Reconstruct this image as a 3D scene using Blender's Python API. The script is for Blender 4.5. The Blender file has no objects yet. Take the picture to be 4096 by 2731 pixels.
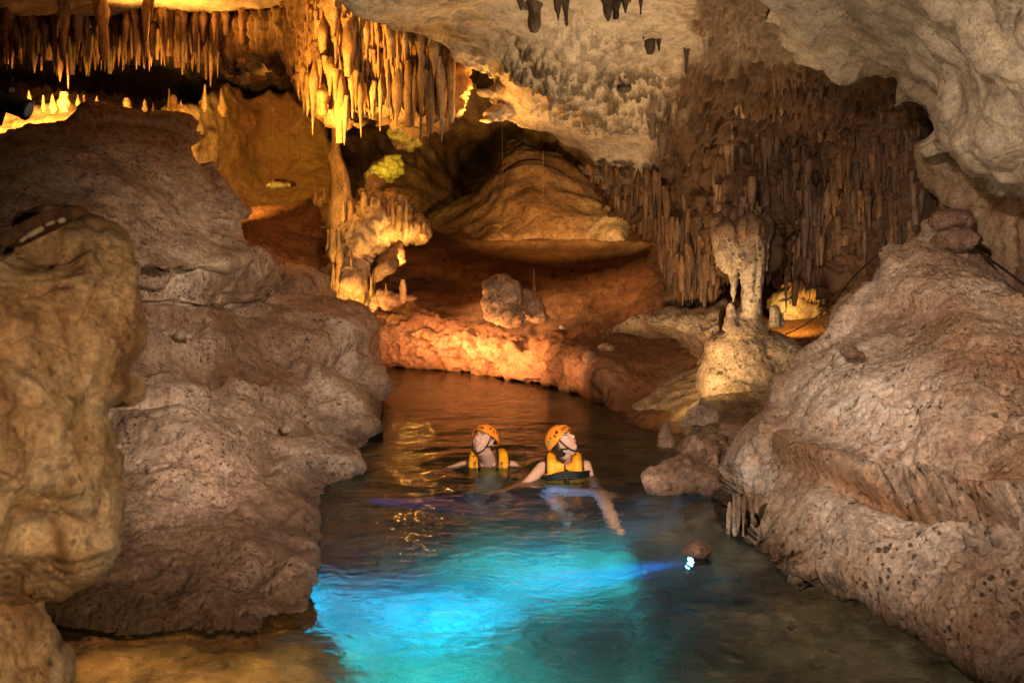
import bpy, bmesh, math, random
import numpy as np
from mathutils import Vector, Matrix, Euler, Quaternion

# ------------------------------------------------------------------ camera, world, exposure
sc = bpy.context.scene
COL = sc.collection
F, U0, V0, CH = 1000.0, 512.0, 250.0, 1.7      # focal in px (1024 wide), horizon row, eye height over the water
cam_d = bpy.data.cameras.new('camera'); cam = bpy.data.objects.new('camera', cam_d); COL.objects.link(cam)
cam.location = (0, 0, CH); cam.rotation_euler = (math.radians(90), 0, 0)
cam_d.sensor_width = 36; cam_d.lens = 36*F/1024; cam_d.shift_y = -(341-V0)/1024
cam_d.clip_start = .05; cam_d.clip_end = 300
cam_d.dof.use_dof = True; cam_d.dof.focus_distance = 8.0; cam_d.dof.aperture_fstop = 3.5
sc.camera = cam
w = bpy.data.worlds.new('World'); sc.world = w; w.use_nodes = True
w.node_tree.nodes['Background'].inputs[0].default_value = (.62, .42, .30, 1)
w.node_tree.nodes['Background'].inputs[1].default_value = 0.003
sc.view_settings.view_transform = 'Standard'; sc.view_settings.look = 'None'
sc.view_settings.exposure = 0.12; sc.view_settings.gamma = 1.0
cy = sc.cycles
cy.use_denoising = True
try: cy.denoiser = 'OPENIMAGEDENOISE'; cy.denoising_input_passes = 'RGB_ALBEDO_NORMAL'
except Exception: pass
cy.max_bounces = 7; cy.diffuse_bounces = 3; cy.glossy_bounces = 3; cy.transmission_bounces = 6
cy.volume_bounces = 1; cy.transparent_max_bounces = 8
cy.caustics_reflective = False; cy.caustics_refractive = True
cy.sample_clamp_indirect = 4.0; cy.blur_glossy = 0.0
cy.use_adaptive_sampling = True; cy.adaptive_threshold = 0.02
cy.use_light_tree = True
R = math.radians

def P(u, v, d):
    """photo pixel (1024 wide frame) and real distance ahead -> world point"""
    return Vector(((u-U0)/F*d, d, CH-(v-V0)/F*d))

# ------------------------------------------------------------------ lamps
def lamp(name, loc, power, color, radius=.08, target=None, angle=None, blend=.6, caustic=False):
    l = bpy.data.lights.new(name, 'SPOT' if target is not None else 'POINT')
    l.energy = power; l.color = color; l.shadow_soft_size = radius
    o = bpy.data.objects.new(name, l); COL.objects.link(o); o.location = loc
    if target is not None:
        l.spot_size = R(angle); l.spot_blend = blend
        o.rotation_euler = (Vector(target)-Vector(loc)).to_track_quat('-Z', 'Y').to_euler()
    o['kind'] = 'helper'
    return o
AMB = (1.0, .50, .10); AMB2 = (1.0, .45, .075); GOLD = (1.0, .66, .22); RED = (1.0, .42, .14); NEU = (1.0, .80, .70)
# the photographer's lamps near the camera, and added fill for the ceiling
lamp('key_lamp', (-.9, .2, 3.2), 1450, (1.0, .74, .57), .10, (1.8, 6.1, 1.1), 46, 1.)
lamp('left_bank_lamp', (1.3, 1.0, 2.9), 2100, (1.0, .73, .55), .10, (-1.25, 7.8, .5), 46, 1.)
lamp('pillar_lamp', (.8, -.2, 1.7), 300, (1.0, .70, .40), .15, (-1.45, 2.9, .9), 44, .8)
lamp('ceiling_fill', (.9, 2.6, 1.2), 230, (1.0, .74, .48), .3, (2.0, 8.0, 4.0), 100, .9)
lamp('ceiling_fill', (1.35, 8.3, .35), 360, (1.0, .70, .40), .12, (.1, 9.0, 3.0), 125, .9)  # added on the right bank to brighten the pale ceiling from below
lamp('ceiling_fill', (1.15, 8.9, .25), 150, (1.0, .60, .28), .10, (2.2, 11.5, 1.8), 90, .9)
lamp('swimmer_lamp', (-1.0, 4.2, 1.9), 95, (1.0, .88, .84), .06, (.05, 7.8, .1), 17, .7)
lamp('shallows_lamp', (-.1, 2.2, 2.6), 150, (1.0, .60, .28), .10, (-1.2, 4.2, 0), 34, .9)
# amber lamps of the cave
def toward(u, v, d, tu, tv, td, name, power, color, radius, angle, blend=.5):
    return lamp(name, P(u, v, d), power, color, radius, P(tu, tv, td), angle, blend)
toward(410, 262, 15.0, 380, 200, 15.9, 'amber_lamp', 55, AMB, .06, 125)
toward(446, 150, 11.2, 512, 108, 11.3, 'amber_lamp', 75, AMB2, .08, 74, .9)
toward(418, 258, 15.4, 417, 448, 8.5, 'amber_lamp', 15, AMB2, .04, 8)
toward(365, 112, 16.2, 365, 20, 15.4, 'amber_lamp', 420, AMB2, .12, 140)
toward(236, 205, 11.6, 375, 60, 13.3, 'amber_lamp', 2000, AMB2, .10, 60, .9)
toward(312, 222, 13.6, 340, 168, 15.6, 'amber_lamp', 130, AMB2, .06, 66)
toward(345, 325, 13.9, 362, 245, 15.5, 'amber_lamp', 120, AMB, .08, 110)
toward(50, 116, 15.6, 55, 110, 17.2, 'amber_lamp', 620, AMB2, .10, 96)
toward(150, 116, 14.5, 165, 85, 18.0, 'amber_lamp', 330, AMB2, .12, 110)
toward(165, 62, 13.9, 185, -20, 13.6, 'amber_lamp', 190, AMB2, .12, 140)
toward(480, 118, 13.2, 476, 60, 12.6, 'amber_lamp', 170, AMB2, .12, 130)
toward(640, 215, 16.5, 608, 212, 19.8, 'amber_lamp', 260, GOLD, .12, 64, 1.)
toward(235, 195, 16.0, 262, 120, 24.0, 'amber_lamp', 1700, AMB2, .12, 70, .9)
toward(404, 342, 12.5, 470, 347, 13.8, 'red_lamp', 430, RED, .10, 140, 1.)
toward(470, 356, 12.2, 520, 355, 13.2, 'red_lamp', 150, RED, .08, 130, 1.)
toward(536, 366, 11.3, 566, 366, 11.9, 'red_lamp', 38, (1.0, .46, .18), .08, 140, 1.)
toward(392, 186, 20.5, 388, 168, 22.5, 'green_lamp', 170, (.90, .78, .02), .06, 70, .6)
toward(276, 190, 21.0, 278, 182, 22.5, 'green_lamp', 34, (.85, .80, .04), .06, 50, .6)
toward(684, 385, 9.3, 735, 310, 10.0, 'gold_lamp', 30, (1.0, .66, .24), .05, 120)
lamp('gold_lamp', P(688, 396, 9.6), 2.5, (1.0, .62, .18), .04)
toward(505, 140, 12.9, 530, 60, 12.3, 'amber_lamp', 130, AMB2, .10, 110)
toward(795, 322, 10.9, 800, 306, 11.6, 'gold_lamp', 38, (1.0, .55, .10), .05, 120)
toward(560, 200, 15.0, 550, 160, 22.0, 'gold_lamp', 3000, (1.0, .48, .12), .15, 58, 1.)
toward(452, 205, 14.5, 560, 310, 14.6, 'gold_lamp', 340, (1.0, .55, .20), .12, 100, 1.)
# blue lamps under the water, and added lights that fill the pool
def glow(loc, size, power, color, tgt=None):           # added area lights, no real lamps: stand in for light entering through the surface
    l = bpy.data.lights.new('underwater_fill', 'AREA'); l.shape = 'ELLIPSE'; l.size, l.size_y = size; l.energy = power; l.color = color
    o = bpy.data.objects.new('underwater_fill', l); COL.objects.link(o); o.location = loc; o['kind'] = 'helper'
    if tgt: o.rotation_euler = (Vector(tgt)-Vector(loc)).to_track_quat('-Z', 'Y').to_euler()
glow((-1.25, 4.1, -.04), (1.9, .9), 15, (1., .42, .11)); glow((1.75, 4.5, -.03), (1.6, 1.6), 5, (1., .70, .42)); glow((1.35, 6.6, -.03), (.9, 2.2), 2.5, (1., .74, .46))
glow((.35, 6.65, -.04), (1.7, 1.0), 6, (1., .74, .58), (.3, 7.3, -.9))
lamp('blue_lamp', (.97, 5.62, -.16), 2700, (.003, .36, 1.0), .035, (-.80, 5.75, -1.15), 36, 1.)
lamp('cyan_fill', (-.62, 5.1, -.30), 170, (.01, .60, .85), .03, (-.1, 4.9, -2.0), 120, 1.)  # added unseen fills, this and the next, to spread the cyan glow
lamp('cyan_fill', (.25, 6.3, -.45), 230, (.01, .55, .90), .03, (.2, 6.4, -2.0), 130, 1.)
lamp('blue_lamp', (-1.03, 6.95, -.14), 110, (.08, .30, 1.0), .03, (.3, 7.1, -.45), 40, .6)

# ------------------------------------------------------------------ numpy noise
rng = np.random.RandomState(7)
_perm = rng.permutation(256); _perm = np.concatenate([_perm, _perm, _perm])
_g = rng.normal(size=(256, 3)); _g /= np.linalg.norm(_g, axis=1)[:, None]
def pn(p):
    p = np.asarray(p, float); i = np.floor(p).astype(np.int64); f = p-i; i &= 255
    s = f*f*f*(f*(f*6-15)+10); out = 0
    for dx in (0, 1):
        wx = s[:, 0] if dx else 1-s[:, 0]
        for dy in (0, 1):
            wy = s[:, 1] if dy else 1-s[:, 1]
            for dz in (0, 1):
                wz = s[:, 2] if dz else 1-s[:, 2]
                h = _perm[_perm[_perm[i[:, 0]+dx]+i[:, 1]+dy]+i[:, 2]+dz]
                g = _g[h]
                out = out + wx*wy*wz*(g[:, 0]*(f[:, 0]-dx)+g[:, 1]*(f[:, 1]-dy)+g[:, 2]*(f[:, 2]-dz))
    return out*1.6
def fbm(p, o=4, rough=.5, lac=2.03):
    a, s, t = 1., 0., 0.; p = np.array(p, float)
    for k in range(o):
        s = s+a*pn(p+17.3*k); t += a; a *= rough; p = p*lac
    return s/t
def ridge(p, o=3, rough=.5):
    a, s, t = 1., 0., 0.; p = np.array(p, float)
    for k in range(o):
        s = s+a*(1-2*np.abs(pn(p+9.1*k))); t += a; a *= rough; p = p*2.1
    return s/t
def worley(p):
    p = np.asarray(p, float); i = np.floor(p).astype(np.int64); best = np.full(len(p), 9.)
    rj = rng_w
    for dx in (-1, 0, 1):
        for dy in (-1, 0, 1):
            for dz in (-1, 0, 1):
                c = i+np.array((dx, dy, dz)); h = _perm[_perm[_perm[c[:, 0] & 255]+(c[:, 1] & 255)]+(c[:, 2] & 255)]
                q = c+rj[h]
                d = ((p-q)**2).sum(1); best = np.minimum(best, d)
    return np.sqrt(best)
rng_w = np.random.RandomState(3).rand(256, 3)
def facets(p, seed=0):
    """broken planes: every cell of rock tilts its own way"""
    p = np.asarray(p, float)+seed; i = np.floor(p).astype(np.int64); ws = np.full(len(p), 1e-9); val = np.zeros(len(p))
    for dx in (-1, 0, 1):
        for dy in (-1, 0, 1):
            for dz in (-1, 0, 1):
                c = i+np.array((dx, dy, dz)); h = _perm[_perm[_perm[c[:, 0] & 255]+(c[:, 1] & 255)]+(c[:, 2] & 255)]
                r = p-(c+rng_w[h]); d = (r**2).sum(1); w_ = np.exp(-38*np.minimum(d, 3))
                ws += w_; val += w_*((r*_g[h]).sum(1)+.5*_g[h][:, 0])
    return val/ws
def sst(a, b, x):
    t = np.clip((x-a)/(b-a), 0, 1); return t*t*(3-2*t)

# ------------------------------------------------------------------ mesh helpers
def mesh_np(name, verts, faces, mat=None, smooth=True, attrs=None):
    me = bpy.data.meshes.new(name)
    verts = np.asarray(verts, np.float32)
    if isinstance(faces, np.ndarray):
        n, k = faces.shape
        me.vertices.add(len(verts)); me.vertices.foreach_set('co', verts.ravel())
        me.loops.add(n*k); me.loops.foreach_set('vertex_index', faces.ravel().astype(np.int32))
        me.polygons.add(n); me.polygons.foreach_set('loop_start', np.arange(0, n*k, k, dtype=np.int32))
        try: me.polygons.foreach_set('loop_total', np.full(n, k, np.int32))
        except Exception: pass
    else:
        me.from_pydata([tuple(v) for v in verts], [], faces)
    if attrs:
        for k_, a in attrs.items():
            at = me.attributes.new(k_, 'FLOAT', 'POINT'); at.data.foreach_set('value', np.asarray(a, np.float32))
    me.update(calc_edges=True); me.validate()
    me.polygons.foreach_set('use_smooth', np.full(len(me.polygons), smooth))
    if mat: me.materials.append(mat)
    return me
def link(name, me, parent=None, loc=None):
    o = bpy.data.objects.new(name, me); COL.objects.link(o)
    if parent: o.parent = parent
    if loc is not None: o.location = loc
    return o
def empty(name, loc, rot=(0, 0, 0)):
    o = bpy.data.objects.new(name, None); COL.objects.link(o); o.location = loc; o.rotation_euler = rot
    o.empty_display_size = .1
    return o
def tag(o, label=None, cat=None, group=None, kind=None):
    if label: o['label'] = label
    if cat: o['category'] = cat
    if group: o['group'] = group
    if kind: o['kind'] = kind
    return o
def vnormals(V, Fc):
    a, b, c = V[Fc[:, 0]], V[Fc[:, 1]], V[Fc[:, 2]]
    n = np.cross(b-a, c-a)
    if Fc.shape[1] == 4:
        d = V[Fc[:, 3]]; n = np.cross(c-a, d-b)
    N = np.zeros_like(V)
    for k in range(Fc.shape[1]): np.add.at(N, Fc[:, k], n)
    return N/(np.linalg.norm(N, axis=1)[:, None]+1e-12)

def tps(ctrl, lam=1e-4, scale=100.):
    C = np.array(ctrl, float); X = C[:, :2]/scale; y = C[:, 2]; n = len(C)
    def k(r2): return r2*np.log(r2+1e-9)
    K = k(((X[:, None]-X[None])**2).sum(2))+lam*np.eye(n)
    A = np.zeros((n+3, n+3)); A[:n, :n] = K; A[:n, n] = 1; A[:n, n+1:] = X; A[n, :n] = 1; A[n+1:, :n] = X.T
    s = np.linalg.solve(A, np.concatenate([y, [0, 0, 0]]))
    lo, hi = y.min(), y.max()
    def f(x, yy):
        Q = np.stack([x, yy], 1)/scale
        out = np.empty(len(Q))
        for i in range(0, len(Q), 40000):
            q = Q[i:i+40000]
            out[i:i+40000] = k(((q[:, None]-X[None])**2).sum(2))@s[:n]+s[n]+q@s[n+1:]
        m = (hi-lo)*.25
        return np.clip(out, max(lo-m, lo*.6), hi+m)
    return f
def depth_fn(ctrl, lam=1e-5):
    f = tps([(u, v, 1./d) for u, v, d in ctrl], lam)
    return lambda u, v: 1./f(u, v)

def poly_sd(u, v, poly):
    poly = np.asarray(poly, float); A = poly; B = np.roll(poly, -1, 0); E = B-A; L2 = (E**2).sum(1)+1e-12
    n = len(u); sd = np.empty(n); npx = np.empty((n, 2))
    for s in range(0, n, 20000):
        p = np.stack([u[s:s+20000], v[s:s+20000]], 1)
        W = p[:, None]-A[None]; t = np.clip((W*E[None]).sum(2)/L2[None], 0, 1)
        Q = A[None]+t[..., None]*E[None]; D = ((p[:, None]-Q)**2).sum(2); j = D.argmin(1)
        r = np.arange(len(p)); dist = np.sqrt(D[r, j]); npx[s:s+20000] = Q[r, j]
        y = p[:, 1][:, None]; cond = (A[None, :, 1] > y) != (B[None, :, 1] > y)
        xi = A[None, :, 0]+(y-A[None, :, 1])/np.where(np.abs(E[:, 1]) < 1e-9, 1e-9, E[:, 1])[None]*E[None, :, 0]
        ins = ((cond & (p[:, 0][:, None] < xi)).sum(1) % 2) == 1
        sd[s:s+20000] = np.where(ins, dist, -dist)
    return sd, npx

def rough_poly(poly, step=4., amp=1.5, seed=0):
    poly = np.asarray(poly, float); out = []
    for i in range(len(poly)):
        a, b = poly[i], poly[(i+1) % len(poly)]; L = np.hypot(*(b-a)); n = max(1, int(L/step))
        for k in range(n): out.append(a+(b-a)*k/n)
    out = np.array(out); q = np.c_[out/14., np.full(len(out), seed*3.7)]
    off = np.stack([fbm(q, 4, .6), fbm(q+31.7, 4, .6)], 1)*amp*2
    return out+off

def sheet(name, outline, ctrl, mat, disp=None, res=1.3, Rm=.3, ew=14, thick=.6, jit=1.5, seed=0, attrs=None, pull=.25):
    """A body of rock: its face (distances from ctrl), rounded over at its rim, and its flanks running back."""
    poly = rough_poly(outline, 4., jit, seed)
    u0, v0 = poly.min(0)-res*2; u1, v1 = poly.max(0)+res*2
    us = np.arange(u0, u1, res); vs = np.arange(v0, v1, res); nu, nv = len(us), len(vs)
    U, V = np.meshgrid(us, vs); U = U.ravel(); V = V.ravel()
    cu = np.arange(u0, u1+8, 8.); cv = np.arange(v0, v1+8, 8.); CU_, CV_ = np.meshgrid(cu, cv)
    cs = poly_sd(CU_.ravel(), CV_.ravel(), poly)[0]
    gi = np.rint((V-v0)/8).astype(int)*len(cu)+np.rint((U-u0)/8).astype(int)
    sd = cs[gi]; near = np.zeros((len(U), 2)); nb = np.abs(sd) < ew+9
    sd[nb], near[nb] = poly_sd(U[nb], V[nb], poly); M = (sd > 0).reshape(nv, nu)
    pad = np.pad(M, 1); K = np.zeros_like(M)
    for dy in (0, 1, 2):
        for dx in (0, 1, 2): K |= pad[dy:dy+nv, dx:dx+nu]
    cell = K[:-1, :-1] & K[1:, :-1] & K[:-1, 1:] & K[1:, 1:] & (M[:-1, :-1] | M[1:, :-1] | M[:-1, 1:] | M[1:, 1:])
    idx = np.arange(nu*nv).reshape(nv, nu)
    q = np.stack([idx[:-1, :-1][cell], idx[1:, :-1][cell], idx[1:, 1:][cell], idx[:-1, 1:][cell]], 1)
    out = ~M.ravel(); U = np.where(out, near[:, 0], U); V = np.where(out, near[:, 1], V); sdc = np.where(out, 0, sd)
    used, inv = np.unique(q, return_inverse=True); q = inv.reshape(-1, 4)
    U, V, sdc, nr = U[used], V[used], sdc[used], near[used]
    d = depth_fn(ctrl)(U, V)
    t = np.clip(1-sdc/ew, 0, 1); d = d+Rm*(.35*(1-np.sqrt(np.clip(1-.96*t*t, 0, 1)))+.65*t**2.2)
    X = np.stack([(U-U0)/F*d, d, CH-(V-V0)/F*d], 1)
    N = vnormals(X, q); flip = np.sign((N*(np.array((0, 0, CH))-X)).sum(1).mean()) or 1
    if flip < 0: q = q[:, ::-1].copy()
    N = N*flip
    if disp is not None: X = X+N*disp(X, N, U, V)[:, None]
    # flanks
    e = np.concatenate([q[:, [k, (k+1) % 4]] for k in range(4)]); key = np.sort(e, 1); kk = key[:, 0].astype(np.int64)*len(X)+key[:, 1]
    u_, i_, c_ = np.unique(kk, return_index=True, return_counts=True); be = e[i_[c_ == 1]]; be = be[be[:, 0] != be[:, 1]]
    bv, binv = np.unique(be, return_inverse=True); be2 = binv.reshape(-1, 2)
    cen = X.mean(0); rings = []; base = len(X); Vs = [X]
    ray = X[bv]-np.array((0, 0, CH)); ray /= np.linalg.norm(ray, axis=1)[:, None]
    inward = cen[None]-X[bv]; inward -= ray*(inward*ray).sum(1)[:, None]; inward /= np.linalg.norm(inward, axis=1)[:, None]+1e-9
    prev = bv; fs = [q]
    for k, (a, b) in enumerate(((.15, .04), (.45, .25), (1., 1.))):
        Y = X[bv]+ray*thick*a+inward*thick*pull*b
        Y = Y + (.05*thick*fbm(Y*3, 2))[:, None]*inward
        new = base+np.arange(len(bv)); base += len(bv); Vs.append(Y)
        fs.append(np.stack([prev[be2[:, 1]], prev[be2[:, 0]], new[be2[:, 0]], new[be2[:, 1]]], 1)); prev = new
    VV = np.concatenate(Vs); FF = np.concatenate(fs)
    at = {}
    if attrs:
        for kname, fn in attrs.items():
            a = fn(U, V, X, N); at[kname] = np.concatenate([a]+[a[bv]]*3)
    me = mesh_np(name, VV, FF, mat, True, at)
    return link(name, me)

# ------------------------------------------------------------------ materials
def nt(mat): return mat.node_tree.nodes, mat.node_tree.links
def new_mat(name):
    m = bpy.data.materials.new(name); m.use_nodes = True; m.node_tree.nodes.clear(); return m
def rock(name, c1, c2, c3, scale=1., dark=(.05, .03, .02), pale=(.5, .45, .38), soil=(.16, .07, .03), pits=.5, pit_scale=22, mott=.8, bump=.6, rough=.74, spec=.4, speck=.38, obj=False, stretch=(1, 1, 1), bd=.035):
    m = new_mat(name); N, L = nt(m)
    def nd(t, **k):
        n = N.new(t)
        for a, b in k.items(): setattr(n, a, b)
        return n
    if obj: src = nd('ShaderNodeTexCoord').outputs['Object']
    else: src = nd('ShaderNodeNewGeometry').outputs['Position']
    mp = nd('ShaderNodeMapping'); mp.inputs['Scale'].default_value = stretch; L.new(src, mp.inputs[0]); src = mp.outputs[0]
    def noise(s, det=8, r=.6, dist=0.):
        n = nd('ShaderNodeTexNoise'); L.new(src, n.inputs['Vector']); n.inputs['Scale'].default_value = s
        n.inputs['Detail'].default_value = det; n.inputs['Roughness'].default_value = r; n.inputs['Distortion'].default_value = dist
        return n.outputs['Fac']
    def ramp(fac, stops):
        r = nd('ShaderNodeValToRGB'); L.new(fac, r.inputs[0]); el = r.color_ramp.elements
        el[0].position, el[0].color = stops[0][0], (*stops[0][1], 1); el[1].position, el[1].color = stops[-1][0], (*stops[-1][1], 1)
        for p_, c_ in stops[1:-1]:
            e = el.new(p_); e.color = (*c_, 1)
        return r.outputs[0]
    def mixc(f, a, b, mode='MIX'):
        x = nd('ShaderNodeMix'); x.data_type = 'RGBA'; x.blend_type = mode
        if isinstance(f, (int, float)): x.inputs[0].default_value = f
        else: L.new(f, x.inputs[0])
        for s_, i_ in ((a, 6), (b, 7)):
            if isinstance(s_, tuple): x.inputs[i_].default_value = (*s_, 1)
            else: L.new(s_, x.inputs[i_])
        return x.outputs[2]
    def math_(op, a, b=None, c=None, clamp=False):
        x = nd('ShaderNodeMath'); x.operation = op; x.use_clamp = clamp
        for i_, s_ in enumerate((a, b, c)):
            if s_ is None: continue
            if isinstance(s_, (int, float)): x.inputs[i_].default_value = s_
            else: L.new(s_, x.inputs[i_])
        return x.outputs[0]
    def attr(nm):
        a = nd('ShaderNodeAttribute'); a.attribute_name = nm; return a.outputs['Fac']
    big = noise(1.1*scale, 9, .62, .3); med = noise(6*scale, 10, .68); fine = noise(45*scale, 6, .7)
    col = ramp(big, [(.36, c1), (.49, c2), (.62, c3)])
    g = ramp(med, [(.30, (.30, .28, .26)), (.45, (.85,)*3), (.56, (1.1,)*3), (.7, (1.5, 1.47, 1.42))])
    col = mixc(.85, col, g, 'MULTIPLY')
    g2 = ramp(fine, [(.32, (.38,)*3), (.5, (1.0,)*3), (.68, (1.5,)*3)])
    col = mixc(speck*2, col, g2, 'MULTIPLY')
    ndl = math_('MULTIPLY', noise(3.1*scale, 8, .7), 1.0)
    dk = math_('MULTIPLY', attr('dark'), ramp(ndl, [(.28, (.5,)*3), (.5, (1.,)*3)]), None, True)
    pl = math_('MULTIPLY', attr('pale'), ramp(noise(7*scale, 9, .75), [(.38, (0.,)*3), (.58, (1.,)*3)]), None, True)
    so = math_('MULTIPLY', attr('soil'), ramp(noise(2.3*scale, 8, .65), [(.2, (.6,)*3), (.45, (1.,)*3)]), None, True)
    col = mixc(pl, col, pale)
    col = mixc(so, col, mixc(g, soil, soil) if False else soil)
    col = mixc(dk, col, dark)
    # mottling with crisp edges, pits in two sizes
    mo_ = ramp(noise(22*scale, 10, .72, .2), [(.36, (.52, .46, .41)), (.48, (.95,)*3), (.62, (1.25, 1.24, 1.22))])
    col = mixc(mott, col, mo_, 'MULTIPLY')
    wv = nd('ShaderNodeVectorMath'); wv.operation = 'MULTIPLY_ADD'; nz_ = nd('ShaderNodeTexNoise'); L.new(src, nz_.inputs['Vector']); nz_.inputs['Scale'].default_value = pit_scale*.8; nz_.inputs['Detail'].default_value = 3
    L.new(nz_.outputs['Color'], wv.inputs[0]); wv.inputs[1].default_value = (1.1/pit_scale,)*3; L.new(src, wv.inputs[2])
    def vor(s_, lo, hi):
        vo = nd('ShaderNodeTexVoronoi'); L.new(wv.outputs[0], vo.inputs['Vector']); vo.inputs['Scale'].default_value = s_; vo.inputs['Randomness'].default_value = 1
        return ramp(vo.outputs['Distance'], [(lo, (1.,)*3), (hi, (0.,)*3)])
    pm = ramp(noise(2.6*scale, 5, .6), [(.42, (.05,)*3), (.60, (1.,)*3)])
    pit = math_('MULTIPLY', math_('MAXIMUM', vor(pit_scale*.6, .15, .24), vor(pit_scale*1.3, .17, .27)), pm)
    col = mixc(math_('MULTIPLY', pit, pits), col, mixc(.12, dark, col))
    b = nd('ShaderNodeBsdfPrincipled'); L.new(col, b.inputs['Base Color']); b.inputs['Roughness'].default_value = rough
    b.inputs['Specular IOR Level'].default_value = spec
    h = math_('ADD', math_('MULTIPLY', noise(14*scale, 10, .7), .28), math_('MULTIPLY', fine, .30))
    h = math_('SUBTRACT', h, math_('MULTIPLY', pit, .7*pits))
    bp = nd('ShaderNodeBump'); bp.inputs['Strength'].default_value = bump; bp.inputs['Distance'].default_value = bd
    L.new(h, bp.inputs['Height']); L.new(bp.outputs[0], b.inputs['Normal'])
    o = nd('ShaderNodeOutputMaterial'); L.new(b.outputs[0], o.inputs[0])
    return m
def plain(name, col, rough=.6, spec=.4, noise=0, nscale=30, bump=0, emit=None, estr=0, metal=0, sss=0):
    m = new_mat(name); N, L = nt(m); b = N.new('ShaderNodeBsdfPrincipled'); o = N.new('ShaderNodeOutputMaterial'); L.new(b.outputs[0], o.inputs[0])
    b.inputs['Base Color'].default_value = (*col, 1); b.inputs['Roughness'].default_value = rough; b.inputs['Specular IOR Level'].default_value = spec
    b.inputs['Metallic'].default_value = metal
    if sss:
        b.inputs['Subsurface Weight'].default_value = sss; b.inputs['Subsurface Radius'].default_value = (.012, .004, .002)
    tc = N.new('ShaderNodeTexCoord'); n = N.new('ShaderNodeTexNoise'); n.inputs['Scale'].default_value = nscale; n.inputs['Detail'].default_value = 6
    L.new(tc.outputs['Object'], n.inputs['Vector'])
    if noise:
        r = N.new('ShaderNodeValToRGB'); r.color_ramp.elements[0].position = .3; r.color_ramp.elements[1].position = .7
        r.color_ramp.elements[0].color = (*[c*(1-noise) for c in col], 1); r.color_ramp.elements[1].color = (*[min(1, c*(1+noise)) for c in col], 1)
        L.new(n.outputs['Fac'], r.inputs[0]); L.new(r.outputs[0], b.inputs['Base Color'])
    if bump:
        bp = N.new('ShaderNodeBump'); bp.inputs['Strength'].default_value = bump; bp.inputs['Distance'].default_value = .01
        L.new(n.outputs['Fac'], bp.inputs['Height']); L.new(bp.outputs[0], b.inputs['Normal'])
    if emit: b.inputs['Emission Color'].default_value = (*emit, 1); b.inputs['Emission Strength'].default_value = estr
    return m

M_left = rock('left_rock', (.17, .105, .065), (.33, .235, .165), (.50, .395, .30), 1.0, soil=(.18, .085, .04), pale=(.62, .52, .42), pits=.85, pit_scale=18, bump=.8)
M_pillar = rock('pillar_rock', (.34, .18, .08), (.50, .33, .18), (.64, .50, .34), 2.2, soil=(.25, .11, .035), pits=.7, pit_scale=20, bump=.35, mott=.6)
M_bould = rock('boulder_rock', (.24, .14, .08), (.44, .31, .21), (.62, .51, .41), 1.3, soil=(.34, .175, .075), pale=(.74, .66, .58), dark=(.05, .035, .02), pits=1., pit_scale=18, bump=.7)
M_ceil = rock('pale_ceiling', (.30, .19, .10), (.48, .36, .23), (.62, .49, .34), 1.0, dark=(.06, .035, .02), pale=(.70, .57, .40), soil=(.17, .082, .033), pits=.35, pit_scale=13, bump=.35, mott=.45)
M_near_ceil = rock('near_ceiling', (.30, .21, .13), (.46, .36, .24), (.58, .48, .33), 1.4, dark=(.09, .06, .03), pits=.7, pit_scale=20, bump=.3, mott=.5)
M_floor = rock('cave_floor', (.14, .06, .028), (.24, .115, .055), (.36, .20, .11), .9, soil=(.11, .045, .018), pale=(.48, .30, .18), pits=.5, pit_scale=12, bump=.8)
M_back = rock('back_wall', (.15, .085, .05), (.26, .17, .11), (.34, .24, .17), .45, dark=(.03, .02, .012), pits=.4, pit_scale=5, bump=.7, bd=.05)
M_tite = rock('stalactite', (.15, .075, .03), (.27, .15, .07), (.40, .25, .13), 1.5, dark=(.04, .025, .015), pits=.35, pit_scale=18, bump=.7, stretch=(1, 1, .3))
M_ttdark = rock('dark_stalactite', (.07, .045, .03), (.12, .08, .055), (.19, .14, .10), 1.5, dark=(.04, .03, .02), pits=.35, pit_scale=18, bump=.7, stretch=(1, 1, .3))
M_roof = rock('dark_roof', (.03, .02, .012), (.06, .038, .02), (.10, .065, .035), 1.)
M_mound = rock('flowstone', (.26, .18, .11), (.40, .31, .21), (.50, .41, .30), 1.3, dark=(.07, .045, .03), pits=1.0, pit_scale=14, bump=.6, soil=(.2, .11, .06))
M_bed = rock('pool_bed', (.13, .085, .045), (.27, .20, .12), (.46, .37, .26), 1.6, pits=.5, pit_scale=9, bump=1., dark=(.03, .022, .015), bd=.04)
M_brown = rock('brown_rock', (.14, .085, .055), (.26, .165, .115), (.36, .25, .18), 2.2, pits=.6, pit_scale=24, bump=.8)
M_stone = rock('stone', (.20, .14, .10), (.32, .24, .18), (.42, .34, .27), 5, pits=.3, pit_scale=60, bump=.5, obj=True)

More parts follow.
